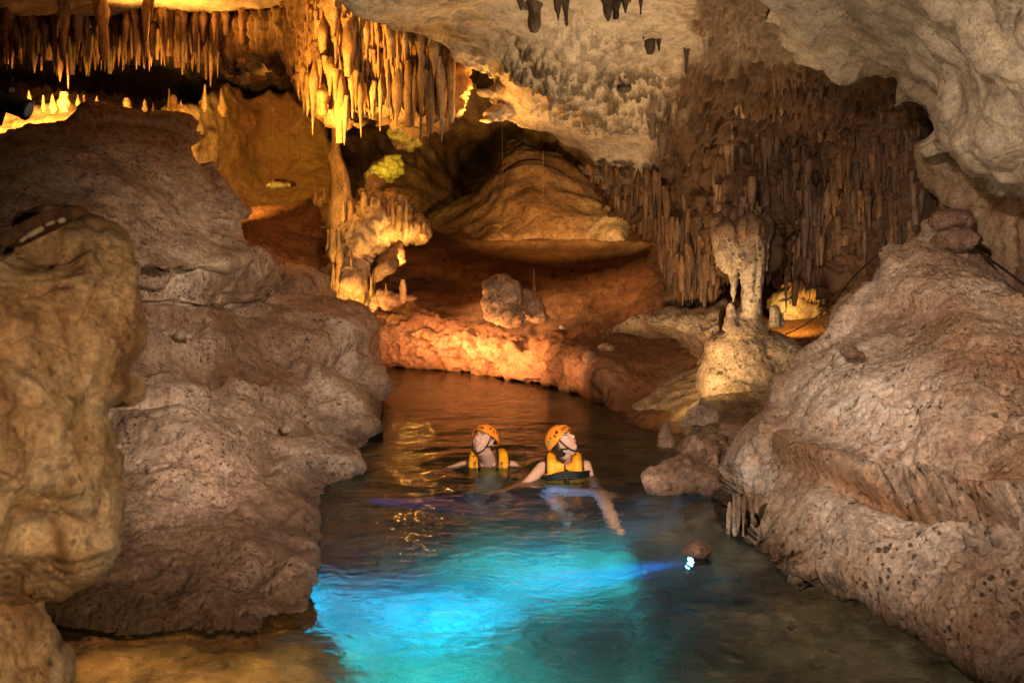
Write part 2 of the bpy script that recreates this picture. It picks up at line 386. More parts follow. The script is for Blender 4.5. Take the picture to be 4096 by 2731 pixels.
# ------------------------------------------------------------------ displacement recipes
def blob(u, v, cx, cy, rx, ry, a=0.):
    c, s = math.cos(R(a)), math.sin(R(a)); x, y = u-cx, v-cy
    return np.exp(-(((x*c+y*s)/rx)**2+((-x*s+y*c)/ry)**2))
def rocky(X, big=.12, med=.04, fine=.014, pit=.02, ps=9., micro=.004, sq=(1, 1, 1.), fct=.5):
    Xs = X*np.array(sq)
    w_ = Xs+.10*np.stack([fbm(Xs*2.5, 3), fbm(Xs*2.5+9, 3), fbm(Xs*2.5+19, 3)], 1)
    d = big*fbm(Xs*.9, 3)+med*.6*fbm(Xs*3.2+5, 3, .5)+fct*(.26*facets(w_*.95)+.055*facets(w_*2.6, 5)+.012*facets(w_*7., 9))+fine*.6*fbm(Xs*12+3, 3, .5)-fct*.035*sst(.018, .0, np.abs(fbm(w_*np.array((1.1, 1.1, 2.))+3, 2)))+micro*.7*fbm(Xs*45, 3)
    if pit:
        m = sst(-.15, .35, fbm(Xs*1.7+9, 2))
        wq = Xs+.04*np.stack([fbm(Xs*6, 2), fbm(Xs*6+9, 2), fbm(Xs*6+19, 2)], 1)
        d = d-pit*1.1*m*sst(.46, .16, worley(wq*ps*.8))-pit*.55*sst(.42, .15, worley(wq*ps*2.2+4))
    return d
def drape(X, f=7.):
    q = X*np.array((f, f, .55)); q[:, 0] += 1.2*fbm(X*np.array((1, 1, .6)), 2)
    a = np.abs(pn(q)); b = np.abs(pn(q*2.3+4)); return 1-1.7*a-.8*b
def flutes(X, sx=9., sz=1.1, amp=.06):
    q = X*np.array((sx, sx, sz)); wob = fbm(X*2.2, 2)*.8
    q[:, 0] += wob
    a = 1-np.abs(pn(q))*2.2
    b = 1-np.abs(pn(q*np.array((2.3, 2.3, 2.2))+4))*2.2
    return amp*(a*.7+b*.35)
# ------------------------------------------------------------------ the large rock bodies
# left bank of the channel: upper slab and lower shelf
def d_left(X, N, u, v):
    d = rocky(X, .08, .04, .010, .022, 10., .004, (.8, .8, 1.6), .45)
    d += .012*ridge(X*np.array((1.5, 1.5, 6.)), 2)*sst(-.2, .3, fbm(X*1.1+3, 2))
    return d*np.clip(v/120., .5, 1)
slab = sheet('cave_rock_slab',
    [(-380,200),(-60,140),(-20,131),(6,127),(20,121),(53,118),(70,113),(76,106),(87,99.5),(101,102),(122,105),(149,111),(181,118),(195,124),(198,131),(198,146),(203,157),(215,170),(229,184),(238,193),(246,206),(249,212),(240,219),(237,229),(240,240),(250,250),(256,253),(253,260),(240,264),(222,268),(190,270),(176,272),(168,276),(161,271),(150,269),(120,268),(60,268),(-380,290)],
    [(-380,200,7.0),(-380,290,5.2),(-60,130,8.5),(10,127,9),(90,100,10.2),(195,124,10.8),(200,150,10.4),(246,208,10.4),(250,252,9.6),(250,262,9.3),(170,265,7.9),(60,262,6.8),(-60,262,6.2),(60,180,8.2),(150,180,9.2),(-60,200,7.4),(210,220,9.8)],
    M_left, d_left, 1.3, .35, 9, 2.2, 1.4, 1,
    {'soil': lambda u, v, X, N: np.clip(1.1-(v-100-(u-100)*.35)/75, 0, 1)*.9, 'pale': lambda u, v, X, N: .5*blob(u, v, 60, 175, 60, 18, 10)+.5*blob(u, v, 215, 215, 40, 40), 'dark': lambda u, v, X, N: .5*blob(u, v, 0, 190, 60, 40)})
tag(slab, 'large grey brown rock slab rising above the left bank behind the near pillar', 'rock')
def d_shelf(X, N, u, v):
    d = rocky(X, .08, .045, .014, .03, 11., .005, (.9, .9, 1.5), .65)
    d += .014*ridge(X*np.array((1.2, 1.2, 6.))+7, 2)*sst(-.2, .3, fbm(X*1.3+3, 2))
    d -= .20*np.exp(-((v-404-.02*(u-120))/7)**2)*sst(250, 150, u)
    d += .16*sst(8, -8, v-(352+12*fbm(np.c_[u/60., 0*u, 0*u], 2)))-.10*sst(-3, 3, v-(300+8*fbm(np.c_[u/50., 0*u+3, 0*u], 2)))*sst(12, 3, v-(300+8*fbm(np.c_[u/50., 0*u+3, 0*u], 2)))
    return d
shelf = sheet('cave_rock_shelf',
    [(-380,280),(-60,262),(100,262),(140,263),(168,268),(250,258),(258,266),(266,276),(285,284),(300,287),(318,296),(335,306),(350,318),(360,334),(370,346),(379,354),(383,361),(381,366),(371,370),(374,379),(380,386),(383,395),(385,405),(384,418),(376,428),(373,433),(371,444),(369,452),(360,461),(358,470),(350,476),(348,482),(340,487),(339,496),(330,500),(318,505),(316,511),(321,522),(325,533),(318,543),(316,552),(313,566),(313,580),(309,590),(309,640),(200,660),(-60,690),(-380,720)],
    [(-380,280,5.6),(-380,500,4.4),(-380,720,3.7),(-60,262,7.2),(60,262,7.6),(168,266,8.6),(250,260,10.0),(262,272,11.8),(300,287,12.4),(340,310,12.6),(380,358,12.4),(340,340,11.0),(383,395,10.6),(384,418,9.7),(370,452,8.1),(355,470,7.6),(320,507,6.6),(324,532,5.95),(313,575,5.1),(309,592,4.85),(309,640,4.5),(250,600,4.85),(150,606,4.75),(60,610,4.7),(-60,612,4.6),(250,660,4.4),(60,670,4.3),(-60,690,4.2),
     (200,330,9.2),(100,330,8.0),(250,400,7.8),(120,400,6.8),(180,420,6.5),(300,420,8.0),(120,470,5.9),(250,480,6.3),(180,540,5.3),(90,560,5.0),(250,550,5.25),(300,350,9.9)],
    M_left, d_shelf, 1.25, .28, 9, 1.0, 1.6, 2,
    {'pale': lambda u, v, X, N: np.clip(.9*blob(u, v, 330, 370, 45, 45)+.8*blob(u, v, 330, 480, 40, 50)+.5*blob(u, v, 190, 400, 90, 60)+.35*blob(u, v, 270, 310, 60, 20), 0, 1),
     'soil': lambda u, v, X, N: np.clip(.8*blob(u, v, 200, 370, 120, 14, -3)+.7*blob(u, v, 240, 535, 110, 40)+.6*blob(u, v, 180, 325, 90, 14, 10)+.4*blob(u, v, 300, 330, 30, 30), 0, 1),
     'dark': lambda u, v, X, N: np.clip(1.0*sst(.32, .04, X[:, 2]+.08*fbm(X*2.5, 3))*.85, 0, 1)}, .1)
tag(shelf, 'long pitted grey brown rock shelf forming the left bank of the pool', 'rock')

# foreground pillar
def d_pill(X, N, u, v):
    return .4*rocky(X*1.7, .10, .03, .006, .02, 6., .003, fct=1.0)
pil = sheet('rock_pillar',
    [(-230,330),(-150,280),(-70,250),(-20,236),(0,232),(20,222),(44,207),(62,200),(80,207),(100,222),(112,228),(128,234),(130,250),(133,261),(140,264),(141,285),(145,300),(148,318),(148,332),(143,350),(136,362),(134,374),(140,384),(139,394),(124,404),(114,412),(110,432),(112,455),(110,480),(112,505),(111,525),(113,543),(100,557),(84,570),(66,577),(58,585),(30,589),(5,596),(-70,600),(-230,590)],
    [(-230,330,2.35),(-230,590,2.4),(-70,250,2.3),(0,232,2.7),(62,201,3.3),(128,236,3.05),(147,320,2.9),(138,385,2.85),(111,450,2.75),(112,543,2.7),(60,583,2.75),(0,594,2.7),(-70,600,2.5),(60,300,2.6),(60,400,2.4),(40,500,2.35),(0,350,2.3),(0,450,2.2),(60,245,2.75)],
    M_pillar, d_pill, 1.5, .10, 9, .9, 1.2, 3,
    {'soil': lambda u, v, X, N: np.clip(1.1*blob(u, v, 70, 205, 75, 26, 12)+.5*blob(u, v, 25, 305, 60, 30, 20)+.9*blob(u, v, 61, 549, 9, 11), 0, 1), 'dark': lambda u, v, X, N: np.clip(.5*blob(u, v, 61, 549, 7, 9), 0, 1)})
tag(pil, 'tall yellowish rock pillar close to the camera at the left edge', 'rock')
foot = sheet('rock_pillar_foot', [(-200,580),(20,578),(57,575),(58,590),(54,605),(52,622),(56,645),(61,660),(60,672),(57,700),(57,760),(-200,760)],
    [(-200,580,2.75),(-200,760,2.75),(-70,580,2.9),(57,580,3.1),(52,622,3.1),(60,665,3.0),(57,760,3.0),(0,620,2.75),(0,760,2.7),(-70,700,2.6)], M_pillar, d_pill, 1.6, .2, 24, .8, 1., 4,
    {'dark': lambda u, v, X, N: np.clip(blob(u, v, 38, 652, 4, 8, 20)+blob(u, v, 27, 669, 3, 4), 0, 1)})
tag(foot, 'narrow olive grey rock foot under the near left pillar', 'rock')

# right boulder
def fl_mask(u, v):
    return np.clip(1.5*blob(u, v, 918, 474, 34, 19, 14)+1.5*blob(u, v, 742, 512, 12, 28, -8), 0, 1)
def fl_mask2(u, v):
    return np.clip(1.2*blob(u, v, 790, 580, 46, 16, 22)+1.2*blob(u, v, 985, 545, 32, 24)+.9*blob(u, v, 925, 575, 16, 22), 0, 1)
def d_bould(X, N, u, v):
    d = rocky(X, .16, .05, .008, .035, 12., .003, fct=.35)
    m = fl_mask(u, v); m2 = fl_mask2(u, v)
    f = flutes(X, 11., 1.3, 1.)
    dr = drape(X, 9.); d += m*(.36*dr-.33)+m2*(.22*dr-.17)
    d += .11*np.exp(-((v-(445+.24*(u-780)))/14)**2)*sst(760, 800, u)      # ledge across the middle
    d -= .14*np.exp(-((v-(470+.20*(u-800)))/12)**2)*sst(790, 850, u)
    d -= .28*blob(u, v, 826, 592, 14, 12)+.16*blob(u, v, 858, 607, 10, 7)
    return d
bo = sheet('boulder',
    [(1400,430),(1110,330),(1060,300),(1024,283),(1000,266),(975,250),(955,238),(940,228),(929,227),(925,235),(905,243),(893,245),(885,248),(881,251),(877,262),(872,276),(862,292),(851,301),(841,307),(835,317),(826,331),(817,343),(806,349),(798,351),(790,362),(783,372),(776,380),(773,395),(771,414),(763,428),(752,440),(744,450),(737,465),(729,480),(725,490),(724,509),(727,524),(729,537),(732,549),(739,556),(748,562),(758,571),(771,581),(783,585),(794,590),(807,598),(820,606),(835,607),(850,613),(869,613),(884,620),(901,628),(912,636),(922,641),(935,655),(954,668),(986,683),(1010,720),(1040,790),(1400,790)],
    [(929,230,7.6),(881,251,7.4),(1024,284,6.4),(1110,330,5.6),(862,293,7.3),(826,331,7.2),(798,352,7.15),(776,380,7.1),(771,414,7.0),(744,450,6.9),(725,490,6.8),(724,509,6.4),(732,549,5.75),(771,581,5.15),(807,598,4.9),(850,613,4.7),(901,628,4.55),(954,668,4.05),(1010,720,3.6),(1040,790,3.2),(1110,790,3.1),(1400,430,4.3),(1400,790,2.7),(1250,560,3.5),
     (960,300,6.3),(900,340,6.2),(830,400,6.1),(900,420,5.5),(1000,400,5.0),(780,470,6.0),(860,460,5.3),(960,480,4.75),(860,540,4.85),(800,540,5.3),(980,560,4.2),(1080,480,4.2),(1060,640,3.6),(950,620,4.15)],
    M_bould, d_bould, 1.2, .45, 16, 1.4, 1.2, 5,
    {'pale': lambda u, v, X, N: np.clip(.95*blob(u, v, 870, 400, 80, 70)+.8*blob(u, v, 760, 470, 18, 25)+.5*blob(u, v, 830, 500, 40, 30)+.55*blob(u, v, 960, 530, 80, 30), 0, 1),
     'soil': lambda u, v, X, N: np.clip(.9*np.exp(-((v-(452+.32*(u-780)))/15)**2)*sst(755, 800, u)*sst(1000, 900, u)+.7*blob(u, v, 1000, 480, 60, 20, -15)+.5*blob(u, v, 760, 560, 40, 30)+.5*blob(u, v, 930, 630, 90, 30)+.35*blob(u, v, 980, 330, 60, 40), 0, 1),
     'dark': lambda u, v, X, N: np.clip(.8*sst(.22, .0, X[:, 2]+.05*fbm(X*3, 3))+.55*fl_mask(u, v)*sst(.75, .45, drape(X, 9.))+.4*fl_mask2(u, v)*sst(.7, .4, drape(X, 9.)), 0, 1)})  # wet band at the waterline, plus shade painted into the flute recesses
tag(bo, 'huge pitted pale pinkish boulder with dripping flutes on the right bank', 'boulder')

# near ceiling, upper right
def d_nc(X, N, u, v):
    d = rocky(X, .34, .03, .006, .025, 8., .003, (1, 1, 1), .35)
    d -= .10*sst(0, .6, ridge(X*np.array((1.3, 1.3, 1.3))+2, 2))*sst(0, 60, (u-760)-(v)*.6)
    return d
nc = sheet('near_cave_ceiling',
    [(700,-90),(727,-10),(735,3),(750,12),(757,20),(762,26),(770,29),(778,31),(786,37),(791,43),(797,51),(803,58),(814,62),(829,66),(832,75),(843,79),(854,83),(868,88),(877,100),(884,114),(897,120),(908,126),(917,136),(920,149),(930,160),(944,173),(958,181),(973,187),(998,200),(1024,211),(1070,225),(1130,240),(1450,330),(1450,-90)],
    [(700,-90,6.4),(735,3,7.2),(791,43,7.5),(829,68,7.6),(868,89,7.5),(917,136,7.3),(944,173,7.0),(998,200,6.3),(1040,215,5.8),(1130,240,5.2),(1130,-90,3.6),(1450,330,3.6),(1450,-90,2.5),(1280,120,3.5),(900,-90,4.6),(900,30,5.9),(1000,60,5.0),(1000,150,5.6),(1100,100,4.4),(800,0,6.4)],
    M_near_ceil, d_nc, 1.3, .7, 26, 1.2, 1.5, 6,
    {'dark': lambda u, v, X, N: np.clip(.35*sst(.05, .35, fbm(X*2.1+2, 4))*sst(900, 1000, u+(100-v)*.5), 0, 1), 'pale': lambda u, v, X, N: .45*np.ones(len(u))}, .1)
tag(nc, 'near_ceiling', None, None, 'structure'); del nc['label']
# pinkish wall under it
rw = sheet('right_cave_wall', [(925,150),(1130,200),(1450,280),(1450,620),(1000,420),(940,300),(948,250),(940,200)],
    [(925,150,8.4),(945,200,8.4),(948,250,8.3),(1130,200,6.5),(1130,420,6.3),(1450,280,4.4),(1450,620,4.0),(960,400,8.),(1024,260,7.4)], M_near_ceil, lambda X, N, u, v: rocky(X, .15, .05, .01, .02)+flutes(X, 5, .6, .03), 1.8, .3, 10, 1., 1.5, 7,
    {'soil': lambda u, v, X, N: .4*np.ones(len(u))})
rw['kind'] = 'structure'

# pale ceiling sinking into the curtain of stalactites
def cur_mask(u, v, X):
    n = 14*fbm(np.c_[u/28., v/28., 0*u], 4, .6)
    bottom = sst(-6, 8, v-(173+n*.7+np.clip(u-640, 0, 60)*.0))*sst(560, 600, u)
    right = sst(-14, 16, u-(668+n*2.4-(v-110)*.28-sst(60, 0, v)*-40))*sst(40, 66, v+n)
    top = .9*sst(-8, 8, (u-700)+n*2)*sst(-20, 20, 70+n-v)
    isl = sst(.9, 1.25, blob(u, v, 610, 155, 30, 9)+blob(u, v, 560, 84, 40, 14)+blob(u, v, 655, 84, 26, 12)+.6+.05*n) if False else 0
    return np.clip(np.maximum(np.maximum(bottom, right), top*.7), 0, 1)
def stain_mask(u, v, X):
    n = fbm(np.c_[u/11., v/8., 0*u+3], 4, .65)
    reg = blob(u, v, 585, 95, 40, 22)+blob(u, v, 560, 70, 60, 14)+blob(u, v, 650, 85, 30, 18)+blob(u, v, 620, 110, 50, 20)+blob(u, v, 530, 65, 20, 10, 60)+.4*blob(u, v, 600, 40, 70, 16)
    return np.clip(sst(-.06, .10, n)*np.clip(reg*1.6, 0, 1), 0, 1)
def d_cur(X, N, u, v):
    m = cur_mask(u, v, X)
    d = (1-m)*rocky(X, .22, .05, .012, .02, 5., .005, (.8, .8, 1.6), .15)
    f = flutes(X, 4.6, .75, 1.); band = fbm(np.c_[u/60., v/17., 0*u], 3)
    d = d+m*(.10*f+.17*drape(X, 5.)+.05*drape(X, 12.)+.14*band+.12*fbm(X*1.2, 2)-.06)
    d += stain_mask(u, v, X)*.06*(flutes(X, 9, 2, 1.)+.5)
    return d
CUR = [(200,-150),(300,-70),(340,-8),(347,0),(356,9),(367,16),(377,20),(388,23),(409,30),(425,34),(441,38),(452,44),(458,50),(466,56),(480,66),(494,74),(499,80),(501,87),(497,91),(493,94),(494,99),(500,103),(500,112),(494,116),(495,120),(504,119),(513,122),(522,128),(532,131),(541,133),(552,140),(562,147),(575,153),(583,163),(590,178),(600,190),(612,197),(620,205),(628,215),(640,226),(655,240),(660,256),(664,270),(668,290),(672,302),(700,306),(716,300),(722,272),(742,264),(765,266),(785,272),(800,285),(815,287),(830,290),(850,296),(870,320),(960,330),(1010,300),(1010,60),(880,-60),(760,-150)]
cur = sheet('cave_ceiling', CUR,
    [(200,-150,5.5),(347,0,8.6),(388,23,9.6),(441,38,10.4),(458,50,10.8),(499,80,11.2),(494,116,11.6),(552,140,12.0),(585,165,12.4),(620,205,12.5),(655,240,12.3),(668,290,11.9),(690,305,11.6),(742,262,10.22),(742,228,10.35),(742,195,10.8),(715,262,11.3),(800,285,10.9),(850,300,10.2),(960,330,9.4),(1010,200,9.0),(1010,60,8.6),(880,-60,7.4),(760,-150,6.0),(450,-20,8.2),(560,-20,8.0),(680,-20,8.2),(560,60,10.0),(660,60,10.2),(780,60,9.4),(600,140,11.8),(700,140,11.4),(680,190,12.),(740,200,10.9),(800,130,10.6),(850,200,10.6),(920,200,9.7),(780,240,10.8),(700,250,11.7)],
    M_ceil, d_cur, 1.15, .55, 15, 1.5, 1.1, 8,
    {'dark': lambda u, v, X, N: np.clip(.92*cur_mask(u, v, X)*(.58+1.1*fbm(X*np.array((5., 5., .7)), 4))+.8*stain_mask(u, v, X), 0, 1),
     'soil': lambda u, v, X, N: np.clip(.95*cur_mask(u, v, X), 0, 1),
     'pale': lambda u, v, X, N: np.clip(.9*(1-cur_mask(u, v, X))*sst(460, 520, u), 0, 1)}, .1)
cur['kind'] = 'structure'

# far bank and sloping floor
def d_fl(X, N, u, v):
    d = rocky(X, .10, .05, .012, .02, 5., .006, fct=.08)
    w_ = blob(u, v, 450, 345, 130, 28, 12)
    d += w_*(.10*ridge(X*np.array((2.2, 2.2, 2.6)), 4)+.16*facets(X*2.1)+.05*facets(X*5.5, 3)+.07*fbm(X*7, 4, .6)-.03-.12*sst(.45, .15, worley(X*3.1))-.05*sst(.4, .15, worley(X*8)))
    d += .06*np.exp(-((v-243-8*sst(500, 430, u))/2.2)**2)*sst(425, 450, u)
    d -= .05*sst(0, .5, fbm(X*2.3+4, 3))*sst(650, 600, u)
    return d
fl = sheet('cave_floor',
    [(200,200),(238,211),(267,207),(291,205),(313,196),(340,205),(380,215),(420,225),(445,232),(480,228),(530,226),(640,228),(700,260),(900,300),(900,430),(800,470),(720,460),(690,448),(650,436),(625,430),(610,424),(604,404),(582,396),(548,388),(514,381),(480,376),(446,371),(412,369),(340,368),(280,330),(200,300)],
    [(200,200,19),(240,211,18.5),(313,196,19),(340,207,18.6),(420,226,21),(480,228,22.5),(530,226,22.5),(640,228,21),(700,262,14.5),(434,251,18.5),(470,246,20),(560,243,20.5),(640,243,18.5),(900,300,12),(900,430,8.8),
     (604,404,10.9),(582,396,11.6),(548,388,12.3),(514,381,13.),(480,376,13.55),(446,371,14.05),(412,369,14.3),(350,366,14.6),(563,349,12.2),(548,338,12.8),(500,324,13.8),(463,317,14.3),(417,308,14.8),(354,311,14.9),(341,301,15.2),(584,368,11.5),(600,385,11.),
     (520,300,15.5),(450,290,16.5),(400,290,16.4),(600,300,14.4),(640,330,12.6),(660,300,13.),(620,370,11.2),(650,400,10.6),(610,420,10.3),(650,434,9.4),(690,446,8.8),(720,458,8.2),(800,470,7.8),(700,400,10.2),(700,350,11.4),(620,270,16.),(540,270,17.5),(260,280,15.),(300,260,16.5),(480,270,17.5)],
    M_floor, d_fl, 1.2, .15, 6, 1., 1.6, 9,
    {'pale': lambda u, v, X, N: np.clip(1.0*blob(u, v, 450, 342, 120, 26, 10)+.5*blob(u, v, 590, 372, 22, 18, 40)+1.*np.exp(-((v-243-8*sst(500, 430, u))/3.)**2)*sst(425, 450, u), 0, 1),
     'soil': lambda u, v, X, N: np.clip(.9*sst(0, 12, v-0)*(1-blob(u, v, 450, 345, 130, 26, 10))*(1-.8*np.exp(-((v-243)/4)**2)), 0, 1)*.8}, .1)
fl['kind'] = 'structure'
# flowstone apron under the fringe
apr = sheet('flowstone_apron', [(600,330),(619,324),(628,311),(645,309),(664,303),(690,306),(703,304),(725,302),(728,330),(712,350),(706,372),(694,376),(684,366),(676,352),(655,345),(636,338),(615,338)],
    [(600,332,11.6),(628,312,11.9),(664,304,11.7),(703,305,11.2),(725,302,11.0),(728,330,10.8),(706,372,10.9),(694,376,11.2),(684,366,11.5),(676,354,12.0),(655,346,12.2),(636,338,12.6),(615,338,12.8),(690,330,10.9),(650,325,11.4)], M_mound,
    lambda X, N, u, v: rocky(X, .14, .08, .03, .04, 7., .006), 1.2, .25, 8, .6, 1.6, 10,
    {'soil': lambda u, v, X, N: np.clip(.6*sst(320, 350, v), 0, 1)})
tag(apr, 'lumpy mauve grey flowstone apron beneath the stalactite curtain', 'rock')

# back chamber
def d_bk(X, N, u, v):
    return .40*fbm(X*.5, 3)+.20*fbm(X*1.3, 5, .6)-.2*sst(.35, .1, worley(X*.8))
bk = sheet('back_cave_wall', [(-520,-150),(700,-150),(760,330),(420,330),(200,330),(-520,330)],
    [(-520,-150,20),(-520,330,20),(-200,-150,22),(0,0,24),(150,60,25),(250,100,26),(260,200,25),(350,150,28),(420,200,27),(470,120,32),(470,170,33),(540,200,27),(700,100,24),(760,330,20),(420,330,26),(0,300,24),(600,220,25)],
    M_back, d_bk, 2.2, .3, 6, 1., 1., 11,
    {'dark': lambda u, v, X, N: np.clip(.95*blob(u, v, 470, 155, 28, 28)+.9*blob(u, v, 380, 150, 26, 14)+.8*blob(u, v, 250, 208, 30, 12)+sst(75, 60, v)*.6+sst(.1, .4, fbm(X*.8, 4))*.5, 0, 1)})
bk['kind'] = 'structure'
mo = sheet('cave_rock_mound', [(400,245),(430,215),(455,200),(478,188),(487,170),(497,150),(510,137),(522,133),(540,140),(560,160),(600,190),(638,214),(642,255),(560,262),(470,262)],
    [(400,245,22),(430,216,24),(478,188,24),(497,150,24.5),(522,135,25),(560,160,23.5),(600,200,22),(650,220,21),(660,260,19),(560,262,20.5),(470,262,20),(530,200,21.5),(620,225,20.3)],
    M_back, lambda X, N, u, v: .35*fbm(X*.6, 3)+.05*fbm(X*2.2, 4, .6)+.05*facets(X*.8)-.04*sst(.03, .0, np.abs(fbm(X*.9, 2))), 1.4, 1.2, 26, 2., 1.5, 12,
    {'pale': lambda u, v, X, N: .9*blob(u, v, 610, 222, 26, 24)})  # the lamp-lit patch at the right is painted paler
tag(mo, 'tall rounded ochre rock mound against the far back wall', 'rock')
ml = sheet('sloping_rock', [(236,240),(239,211),(252,209),(267,207),(291,205),(306,198),(320,194),(345,205),(365,225),(372,260),(366,300),(340,302),(300,290),(270,285),(240,262)],
    [(239,212,17.4),(267,207,17.6),(313,197,17.6),(345,206,17.2),(372,260,16.2),(366,300,15.3),(340,302,15.2),(270,285,14.6),(240,255,14.8),(300,240,16.4)],
    M_floor, lambda X, N, u, v: .15*fbm(X*.9, 3)+.07*fbm(X*3, 4)+.03*ridge(X*8, 3), 1.3, .5, 12, 1.2, 1.4, 13, {'soil': lambda u, v, X, N: .4*np.ones(len(u))})
tag(ml, 'smooth orange brown sloping rock behind the left bank', 'rock')
# far ceiling (lit amber) and the dark roof behind the curtain
fc = sheet('far_cave_ceiling', [(-520,-200),(560,-200),(500,40),(470,60),(420,30),(360,20),(293.6,11),(270,15),(250,19),(236,22),(224,20),(219,14),(200,10),(165,11),(150,7),(120,10),(100,12),(60,14),(-200,20),(-520,24)],
    [(-520,24,11.5),(-520,-200,6.),(-200,-200,6.5),(560,-200,8.),(470,58,15.5),(360,20,15.),(293,10,14.6),(250,19,15.5),(220,16,15.2),(100,12,14.4),(-200,20,13.5),(150,-60,11.),(350,-60,11.)],
    M_ceil, lambda X, N, u, v: .12*fbm(X*.8, 3)+.06*fbm(X*3, 4)+.015*ridge(X*8, 2), 1.8, .3, 7, 1.5, 1.5, 14, {'pale': lambda u, v, X, N: np.ones(len(u))*.5}, .05)
fc['kind'] = 'structure'
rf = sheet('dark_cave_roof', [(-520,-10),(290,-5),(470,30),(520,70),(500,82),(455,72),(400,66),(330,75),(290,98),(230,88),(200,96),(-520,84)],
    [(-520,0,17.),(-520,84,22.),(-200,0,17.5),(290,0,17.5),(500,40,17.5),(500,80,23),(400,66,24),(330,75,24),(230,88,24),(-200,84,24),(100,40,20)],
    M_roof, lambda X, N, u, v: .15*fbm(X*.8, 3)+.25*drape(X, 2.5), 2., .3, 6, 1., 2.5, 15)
rf['kind'] = 'structure'
# ------------------------------------------------------------------ pool bed and water
def pool():
    xs = np.linspace(-7, 7, 420); t = np.linspace(0, 1, 520); ys = 1.2+16.5*(.35*t+.65*t*t)
    X, Y = np.meshgrid(xs, ys); X = X.ravel(); Y = Y.ravel()
    c = [(-4,3,-.25),(-2,3.2,-.30),(-1.2,4.2,-.30),(-.9,3.2,-.45),(-.55,4.2,-.75),(-.75,4.9,-.7),(-.2,3.2,-.95),(-.3,4.4,-1.5),(-.6,5.3,-1.5),(-.9,6.2,-1.3),(0,5.2,-1.8),(.1,4,-1.35),(.6,3,-.8),(.7,4.4,-.75),(1.05,5.2,-.45),(.75,5.75,-1.0),(.95,5.75,-.75),(.4,5.8,-1.5),(1.4,4.4,-.35),(1.8,3.5,-.28),(2.2,4.2,-.2),(3,3.5,-.1),(1.3,6.,-.30),(.8,6.5,-.7),(.2,6.8,-1.7),(-.6,7.5,-1.7),(-1.1,8.5,-1.5),(.2,8.3,-1.6),(.9,8.,-.9),(1.3,7.4,-.3),(1.5,8.6,-.12),(2.4,8,-.05),(.3,10,-1.3),(1.,10.3,-.25),(-1,11,-1.5),(-1.6,13.5,-1.2),(0,13,-1.),(.4,12,-.5),(-6,6,-.6),(-6,12,-.6),(6,6,.1),(6,12,.1),(-3,17,-.5),(4,17,.3),(-7,1.2,-.3),(0,1.2,-.9),(7,1.2,-.1)]
    z = tps(c, 1e-3, 1.)(X, Y)
    V = np.stack([X, Y, z], 1)
    V[:, 2] += .10*fbm(V*1.1, 3)+.07*ridge(V*np.array((2.3, 2.3, 1)), 3)-.05+.02*fbm(V*9, 3)
    n, m = len(xs), len(ys); i = np.arange(n*m).reshape(m, n)
    q = np.stack([i[:-1, :-1].ravel(), i[:-1, 1:].ravel(), i[1:, 1:].ravel(), i[1:, :-1].ravel()], 1)
    o = link('pool_bed', mesh_np('pool_bed', V, q, M_bed)); o['kind'] = 'structure'
pool()
M_water = new_mat('water'); N_, L_ = nt(M_water)
def water_mat():
    o = N_.new('ShaderNodeOutputMaterial')
    g = N_.new('ShaderNodeBsdfRefraction'); g.inputs['IOR'].default_value = 1.33; g.inputs['Roughness'].default_value = .02
    tr = N_.new('ShaderNodeBsdfTransparent')
    gl = N_.new('ShaderNodeBsdfGlossy'); gl.inputs['Roughness'].default_value = .012
    fr = N_.new('ShaderNodeFresnel'); fr.inputs[0].default_value = 1.33
    ge = N_.new('ShaderNodeNewGeometry'); mp = N_.new('ShaderNodeMapping'); mp.inputs['Scale'].default_value = (1., 1.3, 1); L_.new(ge.outputs['Position'], mp.inputs[0])
    n = N_.new('ShaderNodeTexNoise'); n.inputs['Scale'].default_value = 9; n.inputs['Detail'].default_value = 4; n.inputs['Distortion'].default_value = .6; L_.new(mp.outputs[0], n.inputs['Vector'])
    b = N_.new('ShaderNodeBump'); b.inputs['Strength'].default_value = .45; b.inputs['Distance'].default_value = .03; L_.new(n.outputs['Fac'], b.inputs['Height'])
    for x in (g, gl, fr): L_.new(b.outputs[0], x.inputs['Normal'])
    m1 = N_.new('ShaderNodeMixShader'); m1.inputs[0].default_value = .0; L_.new(g.outputs[0], m1.inputs[1]); L_.new(tr.outputs[0], m1.inputs[2])
    m2 = N_.new('ShaderNodeMixShader'); L_.new(fr.outputs[0], m2.inputs[0]); L_.new(m1.outputs[0], m2.inputs[1]); L_.new(gl.outputs[0], m2.inputs[2])
    L_.new(m2.outputs[0], o.inputs['Surface'])
    va = N_.new('ShaderNodeVolumeAbsorption'); va.inputs['Color'].default_value = (.30, .84, .84, 1); va.inputs['Density'].default_value = .55
    vs = N_.new('ShaderNodeVolumeScatter'); vs.inputs['Color'].default_value = (.08, .55, 1., 1); vs.inputs['Density'].default_value = .075; vs.inputs['Anisotropy'].default_value = .3
    ad = N_.new('ShaderNodeAddShader'); L_.new(va.outputs[0], ad.inputs[0]); L_.new(vs.outputs[0], ad.inputs[1]); L_.new(ad.outputs[0], o.inputs['Volume'])
water_mat()
